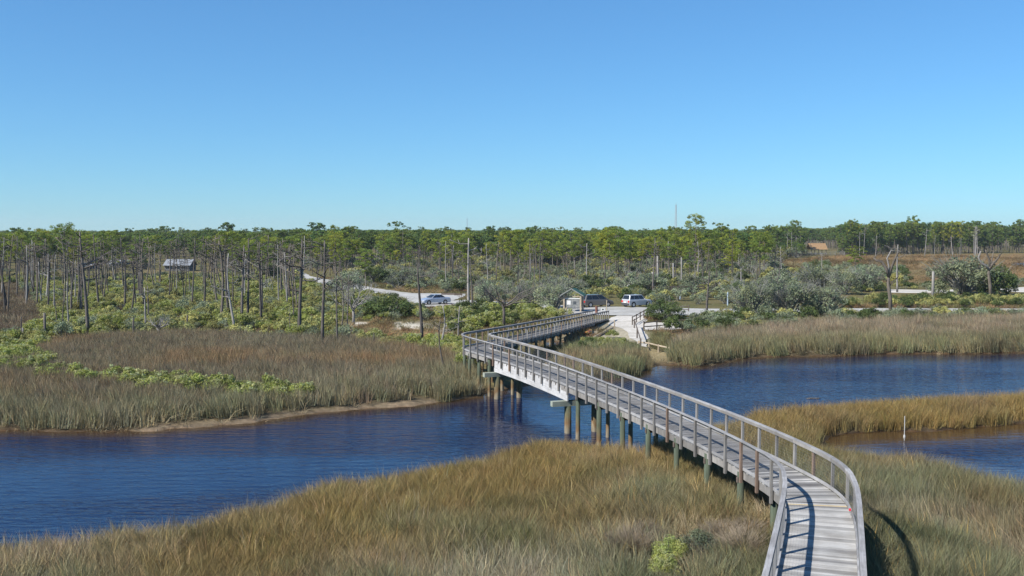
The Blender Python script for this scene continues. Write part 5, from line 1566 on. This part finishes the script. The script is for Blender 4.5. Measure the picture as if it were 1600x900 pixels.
fence('log_fence', [(998, 545), (1014, 547), (1029, 551), (1047, 555)], 4, (0.92,), 'tan_wood', 'pale log fence sloping down to the canoe landing at the water', zb=0.3, h=0.68, r=0.07, pr=0.09)
fence('rail_fence', [(1036, 487.5), (1076, 487.5)], 3, (0.8, 0.35), 'dark_wood', 'dark low rail fence beyond the round oak along the front road', h=0.9)
A, B = at(921, 531, 0.45), at(958, 513, 0.5)
q = MB(); q.tube([(A[0], A[1], 0.47), ((A[0] + B[0]) / 2, (A[1] + B[1]) / 2, 0.52), (B[0], B[1], 0.58)], 0.13, 7)
o = q.build('timber_edging', MAT['tan_wood']); tag(o, 'long pale timber lying along the sand beside the boardwalk ramp', 'timber')
# picnic table in the shade of the round oak
X, Y = at(1062, 500, 0.45); pt_ = tag(empty('picnic_table', (X, Y, gz(X, Y)), 0.2), 'grey picnic table in the shade right of the dark round oak', 'table')
for k in range(4):
    q = MB(); q.box(-0.9, 0.9, -0.38 + k * 0.19, -0.38 + k * 0.19 + 0.17, 0.72, 0.76); q.build('table_board', MAT['plank'], pt_)
for sy in (-1, 1):
    q = MB(); q.box(-0.9, 0.9, sy * 0.72 - 0.13, sy * 0.72 + 0.13, 0.42, 0.46); q.build('bench', MAT['plank'], pt_)
for sx in (-0.6, 0.6):
    q = MB(); q.tube([(sx, -0.7, 0), (sx, -0.2, 0.72)], 0.045, 5); q.tube([(sx, 0.7, 0), (sx, 0.2, 0.72)], 0.045, 5); q.tube([(sx, -0.78, 0.4), (sx, 0.78, 0.4)], 0.04, 5); q.build('leg_frame', MAT['dark_wood'], pt_)

# ------------------------------------------------------------------ kayak under the ramp
def kayakmat():
    m = M('orange and yellow hull', rough=0.3, spec=0.5)
    n_ = noise(m, 0.9, 'Object', (1, 0.2, 0.2), 1)
    base(m, ramp(m, n_, [(0.42, (0.75, 0.1, 0.02)), (0.55, (0.8, 0.5, 0.04))])); return m
p_ = off(s_near(6.6, 105.2), W / 2 + 0.55); kz = 0.62
ky_ = tag(empty('kayak', (p_.x, p_.y, max(gz(p_.x, p_.y), 0.2)), math.atan2(15.2, 4.0)), 'orange and yellow kayak lying beside the boardwalk ramp', 'kayak')
V = []; F_ = []
ns, nr_ = 13, 12
for i in range(ns):
    t = -1 + 2 * i / (ns - 1); wd = 0.36 * (1 - abs(t) ** 2.4) + 0.012; hh = 0.2 * (1 - abs(t) ** 3) + 0.02; rise = 0.14 * t * t
    for k in range(nr_):
        a = 2 * PI * k / nr_; V.append((1.9 * t, wd * math.cos(a), 0.22 + rise + hh * math.sin(a) * (0.75 if math.sin(a) > 0 else 1)))
q = MB(); q.v = V
for i in range(ns - 1):
    for k in range(nr_): q.f.append((i * nr_ + k, i * nr_ + (k + 1) % nr_, (i + 1) * nr_ + (k + 1) % nr_, (i + 1) * nr_ + k)); q.m.append(0)
q.f.append(tuple(range(nr_))[::-1]); q.f.append(tuple((ns - 1) * nr_ + k for k in range(nr_))); q.m += [0, 0]
q.build('hull', kayakmat(), ky_, True)
q = MB(); q.tube([(0.4 * math.cos(a) - 0.1, 0.24 * math.sin(a), 0.375) for a in np.linspace(0, 2 * PI, 15)], 0.03, 5); q.build('cockpit_rim', MAT['trim'], ky_)
q = MB(); q.box(-0.3, 0.05, -0.17, 0.17, 0.355, 0.38); q.build('seat', MAT['trim'], ky_)

# ------------------------------------------------------------------ raised walkway behind the front road
A, B = Vector((*at(1022, 462, 0.5), 0.5)), Vector((*at(1101, 461, 0.5), 0.5))
rw = tag(empty('raised_walkway', A), 'dark low wooden walkway with railings behind the white car', 'walkway')
D = B - A; nn = 8
for k in range(nn + 1):
    p = D * (k / nn)
    for oy in (0, 1.6):
        q = MB(); q.box(p.x - 0.07, p.x + 0.07, p.y + oy - 0.07, p.y + oy + 0.07, -0.3, 1.5); q.build('post', MAT['dark_wood'], rw)
for oy in (-0.09, 1.69):
    for h0, h1 in ((1.4, 1.52), (1.0, 1.1), (0.3, 0.5)):
        q = MB(); q.hexa([(0, oy - .03, h0), (D.x, D.y + oy - .03, h0), (D.x, D.y + oy + .03, h0), (0, oy + .03, h0)], [(0, oy - .03, h1), (D.x, D.y + oy - .03, h1), (D.x, D.y + oy + .03, h1), (0, oy + .03, h1)]); q.build('rail', MAT['dark_wood'], rw)
for k in range(32):
    p, p2 = D * (k / 32), D * ((k + 0.9) / 32)
    q = MB(); q.hexa([(p.x, p.y, 0.5), (p2.x, p2.y, 0.5), (p2.x, p2.y + 1.6, 0.5), (p.x, p.y + 1.6, 0.5)], [(p.x, p.y, 0.55), (p2.x, p2.y, 0.55), (p2.x, p2.y + 1.6, 0.55), (p.x, p.y + 1.6, 0.55)]); q.build('plank', MAT['plank_grey'], rw)

# ------------------------------------------------------------------ houses among the trees, pavilion, masts
MAT['metal_roof'] = M('pale metal roof', (0.22, 0.235, 0.255), 0.7, 0.2)
MAT['siding'] = M('grey siding', (0.14, 0.14, 0.14), 0.8)
MAT['thatch'] = M('tan shingle roof', (0.42, 0.27, 0.14), 0.9)
g_ = noise(MAT['thatch'], 3.0, 'Object', (1, 6, 1), 4); base(MAT['thatch'], ramp(MAT['thatch'], g_, [(0.35, (0.22, 0.135, 0.07)), (0.65, (0.33, 0.215, 0.115))]))
def house(name, px_, yb, wpx, ytop, depth, rz, label, roof, wall, cat, open_=False, zb=0.6):
    X, Y = at(px_, yb, zb); L = wpx * Y / F; top = hgt(ytop, Y) - zb; eave = top * (0.45 if open_ else 0.5)
    e = tag(empty(name, (X, Y, zb), rz), label, cat)
    hx, hy = L / 2, depth / 2
    if open_:
        for sx in (-1, 0, 1):
            for sy in (-1, 1):
                q = MB(); q.box(sx * (hx - 0.7) - 0.12, sx * (hx - 0.7) + 0.12, sy * (hy - 0.5) - 0.12, sy * (hy - 0.5) + 0.12, -1.0, eave); q.build('post', MAT[wall], e)
        q = MB(); q.box(-hx + 0.3, hx - 0.3, -hy + 0.2, hy - 0.2, 0.25, 0.4); q.build('floor', MAT['plank_grey'], e)
    else:
        q = MB(); q.box(-hx + 0.4, hx - 0.4, -hy + 0.4, hy - 0.4, -0.6, eave)
        q.poly([(-hx + 0.4, -hy + 0.4, eave), (-hx + 0.4, hy - 0.4, eave), (-hx + 0.4, 0, top - 0.15)]); q.poly([(hx - 0.4, hy - 0.4, eave), (hx - 0.4, -hy + 0.4, eave), (hx - 0.4, 0, top - 0.15)])
        q.build('wall', MAT[wall], e)
        for k in range(3):
            x0 = -hx + 1.1 + k * (2 * hx - 2.2) / 3
            q = MB(); q.box(x0, x0 + 1.1, -hy + 0.36, -hy + 0.41, eave * 0.35, eave * 0.75); w_ = q.build('window', MAT['white_paint'], e)
            q = MB(); q.box(x0 + 0.1, x0 + 1.0, -hy + 0.34, -hy + 0.357, eave * 0.39, eave * 0.72); q.build('pane', MAT['glass'], w_)
    for sy in (-1, 1):
        q = MB(); n_ = max(4, int(L / 0.9))
        for k in range(n_):
            x0, x1 = -hx + k * L / n_, -hx + (k + 1) * L / n_ - 0.03
            a = [(x0, 0, top), (x1, 0, top), (x1, sy * (hy + .1), eave - 0.1), (x0, sy * (hy + .1), eave - 0.1)]
            if sy > 0: a = a[::-1]
            q.hexa([(v[0], v[1], v[2] - 0.08) for v in a][::-1], a[::-1])
        q.build('roof', MAT[roof], e)
    return e
house('house', 282, 422, 42, 405, 8, 0.06, 'house with a pale metal roof among the dead pines, the brightest roof on the left', 'metal_roof', 'siding', 'house')
house('house', 190, 417, 34, 406, 7, 0.0, 'pale roofed house left of the brightest roof, half hidden by trunks', 'metal_roof', 'siding', 'house')
house('house', 139, 419, 22, 411, 6, -0.1, 'small pale roofed house farther left among the dead trunks', 'metal_roof', 'siding', 'house')
pv = house('pavilion', 1276, 397, 28, 380, 6, 0.1, 'open pavilion with a tan roof at the far edge of the brown field', 'thatch', 'dark_wood', 'pavilion', open_=True, zb=0.9)
X, Y = at(1287, 400, 0.5)
dk = tag(empty('pier', (X, Y, 0.4)), 'long low grey pier in front of the tan roofed pavilion', 'pier')
q = MB(); q.box(-9, 10, -1, 1, 1.0, 1.15); q.build('deck', MAT['plank'], dk)
for k in range(9):
    q = MB(); q.box(-8.8 + k * 2.3, -8.6 + k * 2.3, -1.14, -1.01, -0.3, 2.0); q.build('post', MAT['post'], dk)
q = MB(); q.box(-9, 10, -1.16, -1.01, 2.0, 2.1); q.build('rail', MAT['cap'], dk)

MAT['steel'] = M('grey painted steel', (0.3, 0.31, 0.33), 0.6, 0.4)
def mast(px_, yt, Y, wid, n_, label, r=0.16):
    x = (px_ - 800) / F * Y * 1.0; top = hgt(yt, Y)
    e = tag(empty('radio_mast', (x, Y, 0.3)), label, 'radio tower')
    cr = [(wid * math.cos(a), wid * math.sin(a)) for a in (0.5, 0.5 + 2 * PI / 3, 0.5 + 4 * PI / 3)]
    for cx, cy in cr:
        q = MB(); q.tube([(cx, cy, 0), (cx * 0.45, cy * 0.45, top * 0.93)], r, 4); q.build('leg', MAT['steel'], e)
    q = MB()
    for k in range(n_):
        z0, z1 = top * 0.93 * k / n_, top * 0.93 * (k + 1) / n_
        f0, f1 = 1 - 0.55 * k / n_, 1 - 0.55 * (k + 1) / n_
        for i in range(3):
            a, b_ = cr[i], cr[(i + 1) % 3]
            q.tube([(a[0] * f0, a[1] * f0, z0), (b_[0] * f1, b_[1] * f1, z1)], r * 0.6, 3, cap=False)
            q.tube([(a[0] * f1, a[1] * f1, z1), (b_[0] * f1, b_[1] * f1, z1)], r * 0.6, 3, cap=False)
    q.build('lattice', MAT['steel'], e)
    q = MB(); q.tube([(0, 0, top * 0.9), (0, 0, top)], [r * 0.9, r * 0.5], 5); q.build('antenna', MAT['steel'], e)
mast(1055.5, 316, 1500, 2.1, 16, 'tall lattice radio tower standing behind the pine wood right of centre', 0.2)
mast(730, 339, 1700, 0.5, 20, 'very thin distant mast above the skyline left of centre', 0.16)

# ------------------------------------------------------------------ haze over the far woods
hz = MB(); hz.box(-3700, 3700, -40, 3720, -2.6, 62)
hm = bpy.data.materials.new('thin haze'); hm.use_nodes = True
hn = hm.node_tree.nodes; hn.remove(hn['Principled BSDF'])
pv_ = hn.new('ShaderNodeVolumePrincipled'); pv_.inputs['Density'].default_value = 0.0001; pv_.inputs['Color'].default_value = (0.85, 0.93, 1.0, 1); pv_.inputs['Anisotropy'].default_value = 0.2
hm.node_tree.links.new(pv_.outputs[0], hn['Material Output'].inputs['Volume'])
tag(hz.build('haze', hm), kind='stuff')

# ------------------------------------------------------------------ a label for each look-alike, by the landmark it stands in line with
MARKS = [(20, 'the far left edge'), (75, 'the meadow edge snag'), (137, 'the tall left snag'), (190, 'the half-hidden roof'), (230, 'the leaning broken pair'), (282, 'the brightest metal roof'),
         (367, 'the crowded bare trunks'), (410, 'the dark spreading snag'), (468, 'the dark crooked snag'), (504, 'the fork-topped snag'), (552, 'the leafless twiggy oak'), (602, 'the wide rounded oak'), (659, 'the silver car snag'),
         (697, 'the boardwalk bend'), (735, 'the thick pale snag pair'), (787, 'the large dead oak'), (830, 'the short whitish trunk'), (896, 'the green roofed kiosk'), (931, 'the minivan'), (995, 'the white car'), (1038, 'the dark round oak'), (1086, 'the tallest single pine'),
         (1128, 'the white notice box'), (1172, 'the left grey oak'), (1232, 'the largest grey oak'), (1277, 'the tan roofed pavilion'), (1337, 'the small bright pine'), (1387, 'the curl-limbed dead tree'), (1430, 'the white sand track'), (1457, 'the pale upright stub'), (1505, 'the big silvery oak'), (1546, 'the stout dead tree'), (1590, 'the right edge')]
ORD = ['first', 'second', 'third', 'fourth', 'fifth', 'sixth', 'seventh', 'eighth', 'ninth', 'tenth', 'eleventh', 'twelfth', 'thirteenth', 'fourteenth', 'fifteenth', 'sixteenth', 'seventeenth', 'eighteenth', 'nineteenth', 'twentieth', 'twenty-first', 'twenty-second', 'twenty-third', 'twenty-fourth', 'twenty-fifth', 'twenty-sixth', 'twenty-seventh', 'twenty-eighth', 'twenty-ninth', 'thirtieth']
SHORT = {'scrub under the dead pines': ('{} in left scrub', {'groundsel_bush': 'flowering bush', 'green_shrub': 'green shrub', 'grey_shrub': 'grey shrub', 'dark_shrub': 'dark shrub'}),
 'pines of the middle wood': ('{} of the middle wood', 'pine'), 'pines of the left wood': ('{} of the left wood', 'pine'), 'pines of the far tree line': ('{} in the far tree line', 'pine'),
 'dead pines crowded on the left': ('{} in the left crowd', 'bare trunk'), 'dead pines before the pine wood': ('{} before the pine wood', 'bare trunk'), 'dead pines in the far tree line': ('{} in the far tree line', 'pale trunk'),
 'flowering shrubs between the rush beds': ('{} between the rush beds', {'groundsel_bush': 'flowering bush', 'green_shrub': 'green shrub'})}
SN = {'groundsel_bush': 'flowering bush', 'green_shrub': 'green shrub', 'grey_shrub': 'grey shrub', 'dark_shrub': 'dark shrub', 'palmetto': 'palmetto', 'dead_brush': 'brush tangle'}
for g, t in {'shrubs left of the boardwalk bend': 'left of the boardwalk bend', 'thicket behind the boardwalk ramp': 'behind the boardwalk ramp', 'shrubs below the boardwalk ramp': 'below the boardwalk ramp', 'shrubs behind the right river bank': 'behind the right bank',
             'hedge band in front of the sand track': 'in the hedge band', 'shrubs around the sandy clearing': 'round the sandy clearing', 'scrub around the parking lot': 'by the parking lot', 'palmettos on the left rush edge': 'on the left rush edge',
             'palmettos under the crooked dead pine': 'under the crooked snag'}.items(): SHORT[g] = ('{} ' + t, SN)
cells = {}
for o in SC.objects:
    g = o.get('group')
    if g in SHORT and o.parent is None:
        x = 800 + F * o.location.x / max(o.location.y, 1)
        mk_ = min(MARKS, key=lambda q: abs(q[0] - x))[1]
        nm = SHORT[g][1]; nm = nm if isinstance(nm, str) else nm.get(o.name.split('.')[0], 'shrub')
        cells.setdefault((g, nm, mk_), []).append((x, o))
for (g, nm, mk_), L in cells.items():
    L.sort(key=lambda t: t[0])
    for i, (x, o) in enumerate(L):
        body = SHORT[g][0].format(nm)
        if len(L) == 1: o['label'] = f'only {body} level with {mk_}'
        elif i == 0: o['label'] = f'leftmost {body} level with {mk_}'
        elif i == len(L) - 1: o['label'] = f'rightmost {body} level with {mk_}'
        else: o['label'] = f'{ORD[min(i, 29)]} {body} from left, level with {mk_}'
        if len(o['label'].replace('-', ' ').split()) > 16: o['label'] = o['label'].replace(' from left,', ',')
